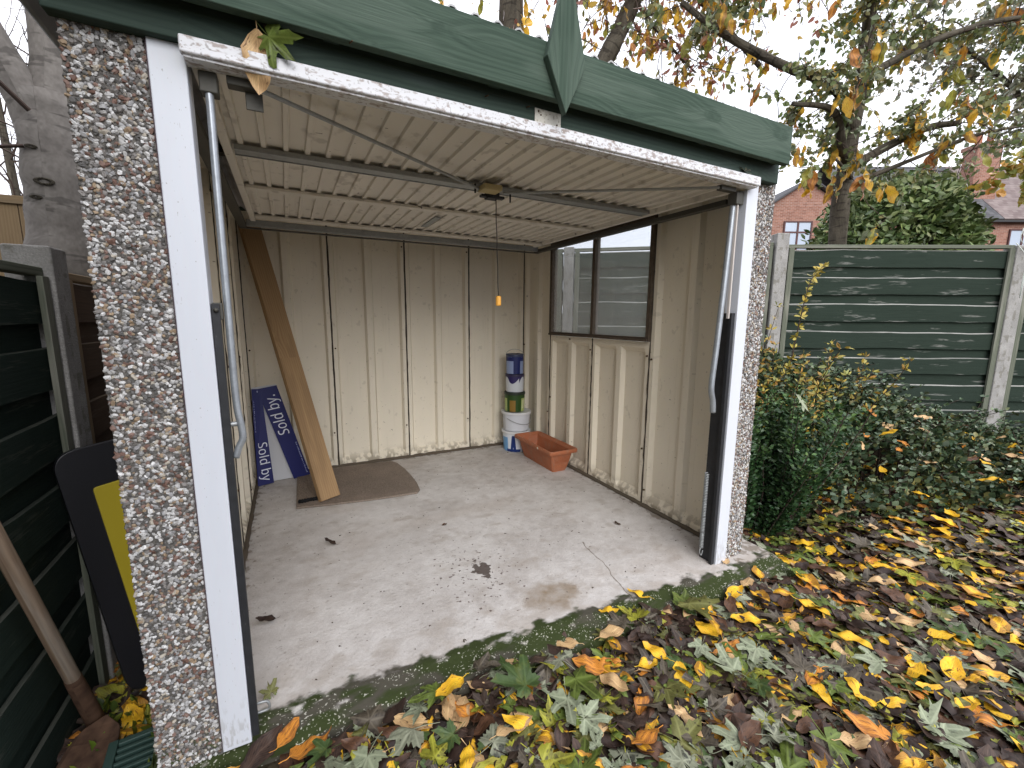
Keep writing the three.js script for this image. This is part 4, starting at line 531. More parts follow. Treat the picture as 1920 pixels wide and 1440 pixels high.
function outline(R) { const k = () => 0.78 + 0.4 * R(), lobes = [[0, k(), 0.25], [0.82 + 0.15 * (R() - 0.5), 0.9 * k(), 0.26], [-0.82 + 0.15 * (R() - 0.5), 0.9 * k(), 0.26], [1.75, 0.62 * k(), 0.34], [-1.75, 0.62 * k(), 0.34]], N = 42, o = [], web = 0.36 + 0.14 * R(), torn = R() < 0.4 ? (R() - 0.5) * 4 : 9; for (let i = 0; i < N; i++) { const a = -2.75 + 5.5 * i / (N - 1); let r = web; for (const [b, l, w] of lobes) r = Math.max(r, l * Math.pow(Math.max(0, 1 - Math.abs(a - b) / (w * 2.2)), 0.7)); r *= 1 + (i % 2 ? -0.09 : 0.04) * (0.6 + R()); if (Math.abs(a - torn) < 0.22) r *= 0.5; o.push([Math.sin(a) * r, Math.cos(a) * r]); } return o; }
// one leaf lying in the x-y plane (tip +y, base at origin), curled
function leafGeo(id, R, petiole = true, curl = 1) {
  const ci = id % 4, cj = Math.floor(id / 4), pos = [], uv = [], idx = []; const bend = (R() - 0.35) * 1.1 * curl, fold = (R() - 0.3) * 0.9 * curl, tw = (R() - 0.5) * 0.9 * curl, ph = R() * 9, rip = 0.05 * curl;
  const P = (x, y, ux, vy) => { const a = bend * (y - 0.4); let z = 0.5 * bend * (y - 0.4) * (y - 0.4) + fold * Math.abs(x) * (0.7 + 0.3 * y) + tw * x * (y - 0.4) + rip * Math.sin(y * 11 + x * 7 + ph); pos.push(x, y * (1 - 0.08 * Math.abs(bend)), z); uv.push((ci + 0.5 + 0.48 * ux) / 4, (cj + 0.02 + 0.96 * vy) / 4); };
  if (id < 8) { const N = 9, W = 0.19 + 0.07 * R(), X = [-1, -0.5, 0, 0.5, 1]; for (let j = 0; j <= N; j++) { const y = j / N, w = W * Math.pow(Math.sin(Math.PI * Math.min(0.999, Math.pow(y, 0.85) * 0.97 + 0.015)), 0.75) * (j === N ? 0.1 : 1); for (const x of X) P(x * w + 0.02 * Math.sin(j * 2.1 + ph) * (Math.abs(x) === 1 ? 1 : 0) * (j > 0 && j < N ? 1 : 0), y, x, y); } for (let j = 0; j < N; j++) for (let k = 0; k < 4; k++) { const a = j * 5 + k, b = a + 5; idx.push(a, a + 1, b, b, a + 1, b + 1); } }
  else { const OUT = outline(R), n = OUT.length; P(0, 0.12, 0, 0.18); for (const f of [0.35, 0.7, 1]) for (const [x, y] of OUT) P(x * f * 0.75, 0.12 + y * f * 0.85, x * f, 0.18 + y * f * 0.8); for (let i = 0; i < n - 1; i++) { idx.push(0, i + 2, i + 1); for (let q = 0; q < 2; q++) { const a = 1 + q * n + i, b = a + n; idx.push(a, a + 1, b, b, a + 1, b + 1); } } }
  if (petiole) { const c = pos.length / 3, l = id < 8 ? 0.2 : 0.55, r = 0.011, k = (R() - 0.5) * 0.3, z0 = pos[2]; const u0 = (ci + 0.5) / 4, v0 = (cj + 0.3) / 4; for (let j = 0; j <= 3; j++) { const t = j / 3, x = k * t * t, y = 0.1 * (id < 8 ? 0 : 1) - l * t, z = z0 * (1 - t) + 0.12 * t * t * R(); for (const [a, b] of [[r, 0], [-r * 0.5, r * 0.87], [-r * 0.5, -r * 0.87]]) { pos.push(x + a, y, z + b); uv.push(u0, v0); } } for (let j = 0; j < 3; j++) for (let m = 0; m < 3; m++) { const a = c + j * 3 + m, b = c + j * 3 + (m + 1) % 3; idx.push(a, b, a + 3, b, b + 3, a + 3); } }
  const g = new THREE.BufferGeometry(); g.setAttribute('position', new THREE.Float32BufferAttribute(pos, 3)); g.setAttribute('uv', new THREE.Float32BufferAttribute(uv, 2)); g.setIndex(idx); g.computeVertexNormals(); return g;
}
const LR = mulberry(4242);
const bank = LEAF.map((_, id) => Array.from({ length: 9 }, () => leafGeo(id, LR, true, id < 8 ? 0.95 : 0.85)));
const flatQ = new THREE.Quaternion().setFromEuler(new THREE.Euler(-Math.PI / 2, 0, 0));
function lay(R, x, y, z, size, tilt) { const q = new THREE.Quaternion().setFromEuler(new THREE.Euler((R() - 0.5) * tilt, R() * 6.283, (R() - 0.5) * tilt, 'XYZ')).multiply(flatQ); if (R() < 0.3) q.multiply(new THREE.Quaternion().setFromEuler(new THREE.Euler(0, Math.PI, 0))); return new THREE.Matrix4().compose(V(x, y, z), q, V(size, size, size)); }
const ly = (x, z) => x > -0.3 && x < 2.52 ? lerp(Math.max(gh(x, z), -0.035), gh(x, z), sm(zo(x), zo(x) + 0.08, z)) : gh(x, z);
const blocked = (x, z) => (x > -0.3 && x < 2.4 && z < 0.03) || x < -0.58 || (x > -0.3 && x < 2.55 && z < zo(x) + (x < 0.6 ? 0.025 : -0.005) + 0.06 * (fbm(x * 5, 1, 19) - 0.5));
// fence line on the right keeps leaves on this side
const pastFence = (x, z) => z < -1.05 + (x - 4.12) * 0.562 + 0.06 || (x > 2.36 && x < 4.12 && z < -2.2 + (x - 2.72) * 0.886);
{
  const R = mulberry(5151), L = []; const wOval = [0, 0, 1, 1, 2, 3, 3, 4, 4, 5, 5, 5, 7, 7, 7, 6], wLobe = [8, 9, 9, 10, 10, 11, 12, 12, 13, 13, 14, 14, 15, 15, 15, 14];
  // mass underneath: mostly dark, matted leaves
  let n = 0; while (n < 9600) { const near = R() < 0.85; const x = near ? lerp(-0.55, 4.6, R()) : lerp(2.3, 8, R()), z = lerp(-1.0, 1.9, Math.pow(R(), 1.15)); if (blocked(x, z) || pastFence(x, z) || (x > 3.2 && z < -0.3)) continue; n++; const dark = R() < 0.2; const ov = R() < 0.55; const id = dark ? (ov ? [5, 5, 7, 4, 7][Math.floor(R() * 5)] : [15, 14, 14, 15, 13][Math.floor(R() * 5)]) : ov ? wOval[Math.floor(R() * 16)] : wLobe[Math.floor(R() * 16)]; const s = (id < 8 ? 0.1 + 0.055 * R() : 0.06 + 0.085 * R()); const g = bank[id][Math.floor(R() * 9)].clone(); g.applyMatrix4(lay(R, x, ly(x, z) + 0.004 + 0.03 * R(), z, s, 0.45)); L.push(g); }
  const g = mergeGeometries(L); const m = put('leaf_litter', g, leafM); meta(m, 'matted layer of brown and fading fallen leaves covering the ground', 'leaf litter', null, 'stuff');
  // leaves lying on top, one object each
  const kinds = [
    [[0, 0, 1, 0], 'yellow_leaf', 'bright yellow oval leaf lying on the leaf litter', 'yellow oval leaves on the ground', 64, 0.116], [[1, 2, 2], 'orange_leaf', 'orange and brown blotched oval leaf lying on the leaf litter', 'orange oval leaves on the ground', 38, 0.116], [[3], 'tan_leaf', 'pale tan oval leaf with its underside up on the leaf litter', 'tan oval leaves on the ground', 24, 0.13], [[4, 7], 'brown_leaf', 'brown curled oval leaf lying on the leaf litter', 'brown oval leaves on the ground', 20, 0.135],
    [[8, 9, 9], 'green_leaf', 'green five-lobed maple leaf lying on the leaf litter', 'green maple leaves on the ground', 52, 0.125], [[10, 12, 10], 'pale_leaf', 'pale grey-green five-lobed leaf with its underside up on the leaf litter', 'pale maple leaves on the ground', 54, 0.125], [[11], 'lime_leaf', 'yellow-green five-lobed leaf lying on the leaf litter', 'yellow-green maple leaves on the ground', 36, 0.105], [[13, 14], 'faded_leaf', 'olive and brown fading five-lobed leaf on the leaf litter', 'faded maple leaves on the ground', 24, 0.125]];
  for (const [ids, name, label, group, count, size] of kinds) for (let k = 0; k < count;) {
    const lobed = ids[0] >= 8, t = R(); let x = lerp(0.1, 4.6, Math.pow(R(), 0.9)), z = lerp(-0.2, 1.25, R()); if (lobed ? (x > 2.0 && R() < 0.65) : (x < 1.0 && R() < 0.75)) continue; if (blocked(x, z) || pastFence(x, z) || (x > 3.1 && z < -0.05)) continue; k++;
    const id = ids[Math.floor(R() * ids.length)]; const m = put(name, bank[id][Math.floor(R() * 9)], leafM); m.applyMatrix4(lay(R, x, ly(x, z) + 0.036 + 0.012 * R(), z, size * (0.6 + 0.7 * R()), 0.5)); meta(m, label, 'leaf', group);
  }
  // a few singled out
  const one = (id, name, label, x, y, z, s, e) => { const m = put(name, bank[id][2], leafM); m.position.set(x, y, z); m.rotation.set(...e); m.scale.setScalar(s); meta(m, label, 'leaf'); };
  one(8, 'maple_leaf', 'largest dark green maple leaf just in front of the mossy floor edge', 0.86, 0.0, 0.24, 0.165, [-1.35, 0.1, 0.4]);
  one(10, 'maple_leaf', 'large pale maple leaf at the bottom edge left of centre', 0.32, -0.02, 0.2, 0.14, [-1.5, 0, 2.6]);
  one(3, 'oval_leaf', 'tan oval leaf hanging over the left end of the white door edge', 0.157, 1.99, 0.066, 0.14, [0.25, 0.1, 3.1]);
  one(9, 'maple_leaf', 'green maple leaf caught on the left end of the white door edge', 0.175, 1.985, 0.07, 0.1, [0.2, -0.3, -2.25]);
  one(12, 'maple_leaf', 'pale leaf resting on the right end of the white door edge', 2.06, 1.952, 0.05, 0.06, [-1.2, 0.3, 1.2]);
  one(3, 'oval_leaf', 'tan oval leaf on the concrete at the foot of the right jamb', 2.17, 0.008, 0.03, 0.085, [-1.45, 0.1, -1.2]);
  one(0, 'oval_leaf', 'yellow oval leaf lying on the moss near the right jamb', 1.62, -0.005, 0.05, 0.11, [-1.4, 0.2, 0.8]);
  one(0, 'oval_leaf', 'yellow oval leaf lying just left of the floor centre on the moss edge', 1.43, -0.005, 0.05, 0.1, [-1.45, 0.1, 1.3]);
  one(2, 'oval_leaf', 'orange oval leaf beside the foot of the left jamb', 0.07, -0.02, 0.06, 0.1, [-1.35, 0.1, -0.7]);
  one(1, 'oval_leaf', 'yellow brown-edged leaf below the left pebbledash strip', -0.12, -0.03, 0.09, 0.1, [-1.4, 0.1, -1.3]);
  one(5, 'dead_leaf', 'shrivelled brown leaf on the garage floor in front of the plank', 0.345, 0.012, -1.09, 0.08, [-1.45, 0.3, 0.9]); one(5, 'dead_leaf', 'dark dead leaf on the garage floor by the left frame', 0.055, 0.012, -0.55, 0.08, [-1.4, 0.2, 1.5]); one(13, 'dead_leaf', 'dull green leaf on the floor against the left frame foot', 0.05, 0.012, -0.13, 0.06, [-0.6, 0.2, 0.4]);
  one(7, 'dead_leaf', 'brown leaf on the floor near the right wall', 1.97, 0.01, -0.55, 0.05, [-1.5, 0.1, 0.2]); one(4, 'dead_leaf', 'small dead leaf on the floor in front of the carpet', 0.99, 0.01, -1.05, 0.04, [-1.5, 0.1, 2]);
  // crumbs of bark and leaf on the garage floor
  const C = []; for (let k = 0; k < 330; k++) { const x = lerp(-0.05, 2.25, R()), z = lerp(-2.4, -0.05, R()); const c = new THREE.TetrahedronGeometry(0.002 + 0.004 * R() * R()); c.scale(1 + 2 * R(), 0.6, 1); c.rotateY(R() * 6); c.translate(x, 0.002, z); C.push(c); } meta(put('floor_crumbs', merge(C), std({ color: rgb(0.06, 0.045, 0.03), roughness: 1 })), 'scattered crumbs of bark and leaf on the concrete floor', 'debris', null, 'stuff');
}
// ---------------------------------------------------------------- plants
function instLeaves(name, geo, mat, list, parent) { const im = new THREE.InstancedMesh(geo, mat, list.length), c = new THREE.Color(); list.forEach((l, i) => { im.setMatrixAt(i, l[0]); im.setColorAt(i, c.setRGB(...l[1])); }); im.name = name; im.userData.kind = 'stuff'; im.castShadow = im.receiveShadow = true; parent.add(im); return im; }
function smallLeaf(w, fold = 0.25) { const g = new THREE.BufferGeometry(); const p = [0, 0, 0, -w, 0.4, fold * w, 0, 0.5, 0, w, 0.4, fold * w, 0, 1, -0.08, -w * 0.7, 0.75, fold * w * 0.6, w * 0.7, 0.75, fold * w * 0.6]; g.setAttribute('position', new THREE.Float32BufferAttribute(p, 3)); g.setAttribute('uv', new THREE.Float32BufferAttribute([.5, 0, 0, .4, .5, .5, 1, .4, .5, 1, .1, .75, .9, .75], 2)); g.setIndex([0, 2, 1, 0, 3, 2, 1, 2, 5, 2, 4, 5, 2, 3, 6, 2, 6, 4]); g.computeVertexNormals(); return g; }
const randQ = R => new THREE.Quaternion().setFromEuler(new THREE.Euler(R() * 6.28, R() * 6.28, R() * 6.28));
const vary = (R, c, k = 0.35) => { const s = 1 - k / 2 + k * R(); return [c[0] * s * (0.9 + 0.2 * R()), c[1] * s, c[2] * s * (0.85 + 0.3 * R())]; };
const foliM = (rough = 0.55, tr = 0.3) => new THREE.MeshPhysicalMaterial({ color: 0xffffff, roughness: rough, side: THREE.DoubleSide, transmission: tr, thickness: 0 });
const shrubM = std({ roughness: 0.42, side: THREE.DoubleSide });
// leaf pointing along dir from p
function leafAt(R, p, dir, size, spread = 0.6) { const d = dir.clone().add(V((R() - 0.5) * 2 * spread, (R() - 0.5) * 2 * spread, (R() - 0.5) * 2 * spread)).normalize(); const q = new THREE.Quaternion().setFromUnitVectors(V(0, 1, 0), d).multiply(new THREE.Quaternion().setFromAxisAngle(V(0, 1, 0), R() * 6.28)); return new THREE.Matrix4().compose(p, q, V(size, size, size)); }
function wander(R, p, d, len, n, wob, grav) { const o = [p.clone()]; let q = p.clone(), v = d.clone().normalize(); for (let i = 0; i < n; i++) { v.add(V((R() - 0.5) * wob, (R() - 0.5) * wob + grav, (R() - 0.5) * wob)).normalize(); q = q.clone().addScaledVector(v, len / n); o.push(q); } return o; }
const taper = (n, a, b) => Array.from({ length: n }, (_, i) => lerp(a, b, i / (n - 1)));

{
  const R = mulberry(61);
  { // dense mound between the fence and the lawn edge, leaves in a shell with tufts and hollows
    const t = thing('spreading_shrub', 'low spreading shrub with small dark green leaves on the bank before the fence', 'shrub'), W = [], L = []; const cols = [[0.052, 0.085, 0.042], [0.08, 0.12, 0.058], [0.14, 0.18, 0.11], [0.035, 0.058, 0.03], [0.16, 0.16, 0.06]];
    const zf = x => -0.12 + (x - 2.9) * 0.5 + 0.16 * (fbm(x * 2.3, 4, 65, 3) - 0.5), zb = x => -1.05 + (x - 4.12) * 0.562 + 0.07;
    const top = (x, z) => { const k = clamp((zf(x) - z) / (zf(x) - zb(x))); return lerp(1.06, 0.18, sm(3.5, 5.8, x)) * Math.pow(k, 0.62) + 0.3 * (fbm(x * 5, z * 5, 67, 4) - 0.5); };
    for (let n = 0; n < 25000;) { const x = lerp(2.75, 6.6, R()), z = lerp(zb(x), zf(x), R()); const tuft = fbm(x * 9, z * 9, 69, 3); if (tuft < 0.42 && R() < 0.85) continue; n++; const h = top(x, z) + 0.2 * (tuft - 0.5); const p = V(x + 0.04 * (R() - 0.5), Math.max(gh(x, z) + 0.03, gh(x, z) + h - 0.2 * R() * R()), z + 0.04 * (R() - 0.5)); L.push([leafAt(R, p, V(-0.2, 0.6, 0.5), 0.032 + 0.018 * R(), 0.9), vary(R, cols[Math.floor(R() * 5)], 0.5)]); }
    for (let k = 0; k < 300; k++) { const x = lerp(2.85, 6.2, R()), z = lerp(zb(x), zf(x), R() * 0.95), y = gh(x, z) + top(x, z); const q = wander(R, V(x, Math.max(0.02, y - 0.12), z), V(R() - 0.6, 0.8, R() * 0.9 - 0.1), 0.22 + 0.28 * R(), 8, 0.3, -0.12); W.push(tube([V(x, gh(x, z), z), q[0]], [0.006, 0.004], 4, false), tube(q, 0.002, 4, false)); for (let m = 0; m < 26; m++) { const a = R() * 6.28; L.push([leafAt(R, q[1 + Math.floor(R() * 8)].clone(), V(Math.cos(a), 0.4, Math.sin(a)), 0.024 + 0.012 * R(), 0.4), vary(R, cols[Math.floor(R() * 4)], 0.5)]); } }
    put('stems', merge(W), twigM, t).userData.kind = 'stuff'; instLeaves('foliage', smallLeaf(0.4), shrubM, L, t);
  }
  const hs = []; for (let k = 0; k < 60; k++) { const a = R() * 6.28, r = 0.2 * Math.sqrt(R()); const x = 2.83 + r * Math.cos(a) * 1.1, z = -0.28 + r * Math.sin(a); hs.push([[x, gh(x, z) - 0.01, z], [Math.cos(a) * r * (Math.cos(a) < 0 ? 0.8 : 2.6), 1, Math.sin(a) * r * 2.2], 0.55 + 0.42 * R(), 0.03]); }
  { const t = thing('upright_shrub', 'dense dark green upright shrub against the right garage corner', 'shrub'), W = [], L = []; for (const [b, d, len] of hs) { const pts = wander(R, V(...b), V(...d), len, 16, 0.14, 0.05); W.push(tube(pts, taper(pts.length, 0.006, 0.002), 4, false)); for (let i = 0; i < 16; i++) for (let k = 0; k < 22; k++) { const f = R(), p = pts[i].clone().lerp(pts[i + 1], f), a = R() * 6.28, low = i / 16; const o = V(Math.cos(a), 0.55, Math.sin(a)); if (p.x < 2.47) continue; L.push([leafAt(R, p.addScaledVector(o, 0.012 + 0.06 * R() * R()), o, 0.024 + 0.009 * R(), 0.35), vary(R, low > 0.8 && R() < 0.4 ? [0.09, 0.16, 0.05] : [0.028, 0.065, 0.022], 0.5)]); } } put('stems', merge(W), twigM, t).userData.kind = 'stuff'; instLeaves('foliage', smallLeaf(0.3), shrubM, L, t); }
  { const t = thing('yellow_shrub', 'feathery yellow-leaved shrub between the garage corner and the green fence', 'shrub'), W = [], L = []; for (let k = 0; k < 34; k++) { const b = V(3.35 + 0.7 * R(), 0.0, -0.72 + 0.35 * R()), pts = wander(R, b, V((R() - 0.5) * 0.7, 1, (R() - 0.5) * 0.4), 0.75 + 0.65 * R() * R() + 0.12 * R(), 16, 0.2, -0.015); W.push(tube(pts, taper(pts.length, 0.006, 0.0018), 4, false)); pts.forEach((p, i) => { if (i > 6) for (let q = 0; q < 7; q++) { const s = V(R() - 0.5, 0.25, R() - 0.5); L.push([leafAt(R, p.clone().addScaledVector(s, 0.05 * R()), s, 0.032 + 0.02 * R(), 0.4), vary(R, [[0.55, 0.4, 0.06], [0.42, 0.36, 0.07], [0.5, 0.28, 0.06], [0.28, 0.28, 0.07]][Math.floor(R() * 4)])]); } }); } const tl = [[3.78, 0.9, -0.66], [3.8, 1.35, -0.62], [3.84, 1.6, -0.6], [3.95, 1.72, -0.58]]; const tp = curve(tl, 16); W.push(tube(tp, taper(17, 0.006, 0.002), 4, false)); tp.forEach((p, i) => { for (let q = 0; q < 7; q++) { const s = V(R() - 0.3, R() * 0.3, R() - 0.5); L.push([leafAt(R, p.clone(), s, 0.04 + 0.02 * R(), 0.3), vary(R, [0.5, 0.4, 0.07])]); } }); put('stems', merge(W), twigM, t).userData.kind = 'stuff'; instLeaves('foliage', smallLeaf(0.2), foliM(0.6), L, t); }
  // autumn leaves caught on the shrubs
  for (let k = 0; k < 110; k++) { const x = lerp(2.85, 5.3, R()), z = lerp(-0.75, 0.0, R()) + (x - 2.9) * 0.5; const f0 = -0.12 + (x - 2.9) * 0.5, b0 = -1.05 + (x - 4.12) * 0.562 + 0.07, top = gh(x, z) + 0.03 + lerp(1.06, 0.18, sm(3.5, 5.8, x)) * Math.pow(clamp((f0 - z) / (f0 - b0)), 0.62); if (pastFence(x, z) || top < 0.15) continue; const id = [0, 1, 2, 3, 3, 10, 4, 0, 2][Math.floor(R() * 9)]; const m = put('caught_leaf', bank[id][Math.floor(R() * 5)], leafM); m.applyMatrix4(lay(R, x, top + 0.03 * R(), z, id < 8 ? 0.1 : 0.075, 1.3)); meta(m, 'fallen autumn leaf caught on top of the low shrubs', 'leaf', 'leaves caught on the shrubs'); }
  one2(10, 'pale cream maple leaf caught on the dark upright shrub', 2.86, 0.83, -0.05, 0.11, [-0.6, 0.2, 2.5]);
  function one2(id, label, x, y, z, s, e) { const m = put('maple_leaf', bank[id][1], leafM); m.position.set(x, y, z); m.rotation.set(...e); m.scale.setScalar(s); meta(m, label, 'leaf'); }
}
// weeds at the foot of the left panel
{ const R = mulberry(71), L = []; for (let k = 0; k < 260; k++) { const x = lerp(-0.5, -0.24, R()), z = lerp(-0.5, 0.02, R()); L.push([leafAt(R, V(x, gh(x, z) + 0.01 + 0.03 * R(), z), V(0, 0.8, 0.2), 0.04 + 0.03 * R(), 1.1), vary(R, [[0.1, 0.15, 0.02], [0.17, 0.2, 0.03], [0.06, 0.1, 0.02]][Math.floor(R() * 3)])]); } const t = thing('weeds', 'low green weeds growing in the gap beside the left garage panel', 'weeds'); instLeaves('foliage', smallLeaf(0.18), shrubM, L, t); }
// ---------------------------------------------------------------- trees
// limbs given as 3-D polylines; twigs and leaves grown from them
function growTree(name, label, limbs, o, group) {
  const R = mulberry(o.seed), t = thing(name, label, 'tree', group), T = [], W = [], L = [], big = [];
  for (const [pts, r0, r1, tw, from] of limbs) {
    const n = Math.max(8, pts.length * 6), c = curve(pts, n); T.push(tube(c, taper(c.length, r0, r1).map(r => r * (0.94 + 0.12 * R())), r0 > 0.05 ? 12 : 7));
    for (let k = 0; k < tw; k++) {
      const i = Math.floor(lerp(n * (from || o.from || 0.15), n, R())), p = c[i], tan = c[Math.min(i + 1, n)].clone().sub(c[Math.max(0, i - 1)]).normalize(); const d = V(R() - 0.5, (R() - 0.5) * 0.9 + o.up, R() - 0.5).normalize().addScaledVector(tan, 0.5); const len = o.tw * (0.5 + R()); const q = wander(R, p, d, len, 9, 0.5, o.grav); W.push(tube(q, taper(10, o.twr, 0.003), 4, false));
      for (let m = 0; m < o.sub; m++) { const s = q[2 + Math.floor(R() * 7)], e = wander(R, s, V(R() - 0.5, R() - 0.5, R() - 0.5), len * 0.45 * (0.5 + R()), 6, 0.6, o.grav); W.push(tube(e, 0.0028, 3, false)); for (let l = 0; l < o.leaves; l++) { const a = e[Math.floor(R() * 7)].clone(); L.push([leafAt(R, a.add(V((R() - .5) * .08, (R() - .5) * .08, (R() - .5) * .08)), V(0, -0.5, 0), o.size * (0.6 + 0.7 * R()), 0.9), vary(R, o.cols[Math.floor(R() * o.cols.length)], 0.45)]); } if (o.big && R() < o.big) big.push(e[3 + Math.floor(R() * 4)]); }
    }
  }
  put('trunk', merge(T), o.bark, t); put('twigs', merge(W), twigM, t).userData.kind = 'stuff'; if (L.length) instLeaves('crown', smallLeaf(o.lw || 0.3), foliM(0.7, 0.5), L, t);
  return { t, big, R };
}
function bigLeaves(tr, n, size, ids, extra = []) { // hanging leaves large enough to pick apart
  const { t, big, R } = tr; const list = [...extra.map(p => V(...p))]; while (list.length < n && big.length) list.push(big[Math.floor(R() * big.length)].clone().add(V((R() - .5) * .12, (R() - .5) * .1, (R() - .5) * .12)));
  for (const p of list) { const id = ids[Math.floor(R() * ids.length)]; const m = put('leaf', bank[id][Math.floor(R() * 5)], treeLeafM, t); m.position.copy(p); m.rotation.set((R() - 0.5) * 0.9, R() * 6.28, Math.PI + (R() - 0.5) * 0.8); m.scale.setScalar(size * (0.75 + 0.5 * R())); }
}
const greens = [[0.15, 0.19, 0.06], [0.2, 0.24, 0.085], [0.12, 0.15, 0.07], [0.28, 0.25, 0.08]], greys = [[0.2, 0.21, 0.15], [0.25, 0.25, 0.16], [0.16, 0.18, 0.1], [0.28, 0.24, 0.14]];
// tree beyond the fence, right of the roof
{
  const X = 6.08, Z = -1.56, b = [[[[[X - 0.04, -0.10, Z], [X, 1.69, Z], [X - 0.02, 2.76, Z - 0.02], [X + 0.02, 3.53, Z], [X + 0.08, 4.30, Z], [X + 0.19, 5.38, Z - 0.08]], 0.115, 0.05, 14, 0.72],
    [[[X, 3.49, Z], [X - 0.54, 3.73, Z + 0.08], [X - 1.23, 3.92, Z - 0.15], [X - 1.77, 4.23, Z - 0.46], [X - 2.08, 4.53, Z - 0.69]], 0.065, 0.025, 16], [[[X, 3.07, Z], [X - 0.31, 3.19, Z + 0.08], [X - 0.69, 3.46, Z + 0.15], [X - 1.16, 3.49, Z]], 0.06, 0.02, 14], [[[X, 3.03, Z], [X + 0.39, 3.30, Z + 0.23], [X + 0.69, 3.46, Z + 0.46], [X + 0.92, 3.49, Z + 0.62]], 0.055, 0.03, 12],
    [[[X, 2.84, Z], [X + 0.46, 3.07, Z + 0.31], [X + 1.16, 3.38, Z + 0.69], [X + 1.85, 3.53, Z + 1.00]], 0.03, 0.012, 5], [[[X + 0.04, 4.00, Z], [X + 0.69, 4.38, Z + 0.39], [X + 1.46, 4.61, Z + 0.77], [X + 2.23, 4.61, Z + 1.16]], 0.045, 0.015, 16], [[[X + 0.08, 4.46, Z], [X - 0.46, 4.92, Z + 0.23], [X - 1.16, 5.23, Z + 0.31]], 0.04, 0.015, 14], [[[X + 0.04, 2.96, Z], [X - 0.39, 2.84, Z + 0.23], [X - 0.69, 2.96, Z + 0.23]], 0.03, 0.012, 1], [[[X + 0.15, 4.92, Z], [X + 0.77, 5.38, Z + 0.39], [X + 1.69, 5.54, Z + 0.77]], 0.04, 0.015, 14]]];
  const tr = growTree('autumn_tree', 'autumn tree with dark trunk and large yellow leaves beyond the green fence', b[0], { seed: 81, up: 0.1, tw: 0.62, twr: 0.006, grav: -0.03, sub: 5, leaves: 12, size: 0.068, lw: 0.34, cols: greens, bark: darkBarkM, big: 0.3 });
  bigLeaves(tr, 270, 0.19, [0, 0, 1, 0, 6, 2]);
}
// cherry behind the garage roof
{
  const b = [[[[2.75, -0.1, -3.75], [2.72, 2.5, -3.68], [2.71, 4.6, -3.6], [2.72, 5.6, -3.6]], 0.17, 0.13, 2], [[[3.35, 3.3, -3.5], [3.36, 4.4, -3.35], [3.33, 4.9, -3.28], [3.42, 5.6, -3.2]], 0.09, 0.08, 4], [[[2.73, 2.4, -3.7], [3.1, 3.2, -3.4], [3.62, 4.2, -3.05], [3.98, 4.95, -2.95], [4.3, 5.8, -2.9]], 0.12, 0.09, 8],
    [[[3.98, 4.95, -2.95], [4.3, 5.1, -2.85], [4.75, 5.15, -2.8], [5.2, 4.9, -2.7], [5.75, 4.5, -2.55]], 0.05, 0.03, 26], [[[4.1, 5.25, -2.95], [4.7, 5.2, -2.6], [5.4, 5.2, -2.3], [6.1, 5.3, -2.0]], 0.045, 0.02, 24], [[[2.72, 5.2, -3.6], [2.3, 5.3, -3.4], [2.0, 5.1, -3.3]], 0.03, 0.012, 14], [[[3.4, 5.3, -3.2], [3.7, 5.0, -2.9], [4.1, 4.9, -2.7]], 0.03, 0.012, 22], [[[3.98, 4.95, -2.95], [4.5, 4.6, -2.9], [5.0, 4.4, -2.9]], 0.025, 0.01, 18]];
  const tr = growTree('cherry_tree', 'cherry tree with hanging yellow leaves rising behind the garage roof', b, { seed: 83, up: -0.1, tw: 0.7, twr: 0.007, grav: -0.09, sub: 4, leaves: 3, size: 0.1, lw: 0.25, cols: [[0.3, 0.12, 0.08], [0.5, 0.3, 0.05], [0.2, 0.2, 0.06]], bark: darkBarkM, big: 0.6 });
  bigLeaves(tr, 220, 0.16, [0, 0, 1, 0, 6, 0, 2]);
}
// farther, paler tree at upper right
{
  const X = 13.2, Z = -1.3; growTree('garden_tree', 'thin grey-green tree filling the upper right sky', [[[[X, 0, Z], [X, 3, Z], [X + 0.2, 6, Z], [X + 0.2, 9, Z]], 0.12, 0.04, 20, 0.6], [[[X, 4, Z], [X - 1.5, 5.6, Z - 0.8], [X - 3, 6.6, Z - 1.6]], 0.06, 0.02, 34], [[[X, 5, Z], [X + 1.6, 6.4, Z + 0.9], [X + 3, 7, Z + 1.6]], 0.06, 0.02, 30], [[[X, 6, Z], [X - 1, 7.6, Z - 0.5], [X - 2.2, 9, Z - 1.2]], 0.05, 0.02, 34], [[[X, 5.4, Z], [X - 0.9, 6, Z - 0.2], [X - 1.8, 6.3, Z - 0.6]], 0.04, 0.02, 20], [[[X, 6.5, Z], [X + 1, 8, Z + 0.5], [X + 2, 9, Z + 1]], 0.05, 0.02, 24]], { seed: 85, up: 0.15, tw: 1.2, twr: 0.01, grav: -0.03, sub: 5, leaves: 13, size: 0.1, lw: 0.34, cols: greys, bark: darkBarkM });
}
// yellow-green sapling in front of the house
{
  const X = 10.4, Z = -0.55; growTree('maple_sapling', 'yellow-green sapling in front of the house at the right edge', [[[[X, 0, Z], [X, 2, Z], [X + 0.05, 3.4, Z], [X + 0.05, 4.1, Z]], 0.03, 0.012, 14], [[[X, 2.6, Z], [X - 0.5, 3.1, Z - 0.3], [X - 1.1, 3.5, Z - 0.5]], 0.015, 0.008, 14], [[[X, 2.4, Z], [X + 0.6, 2.9, Z + 0.3], [X + 1.3, 3.2, Z + 0.6]], 0.015, 0.008, 14]], { seed: 87, up: 0.15, tw: 0.55, twr: 0.006, grav: -0.03, sub: 4, leaves: 11, size: 0.1, lw: 0.45, cols: [[0.32, 0.32, 0.05], [0.24, 0.28, 0.05], [0.45, 0.33, 0.05], [0.5, 0.26, 0.04]], bark: darkBarkM });
}
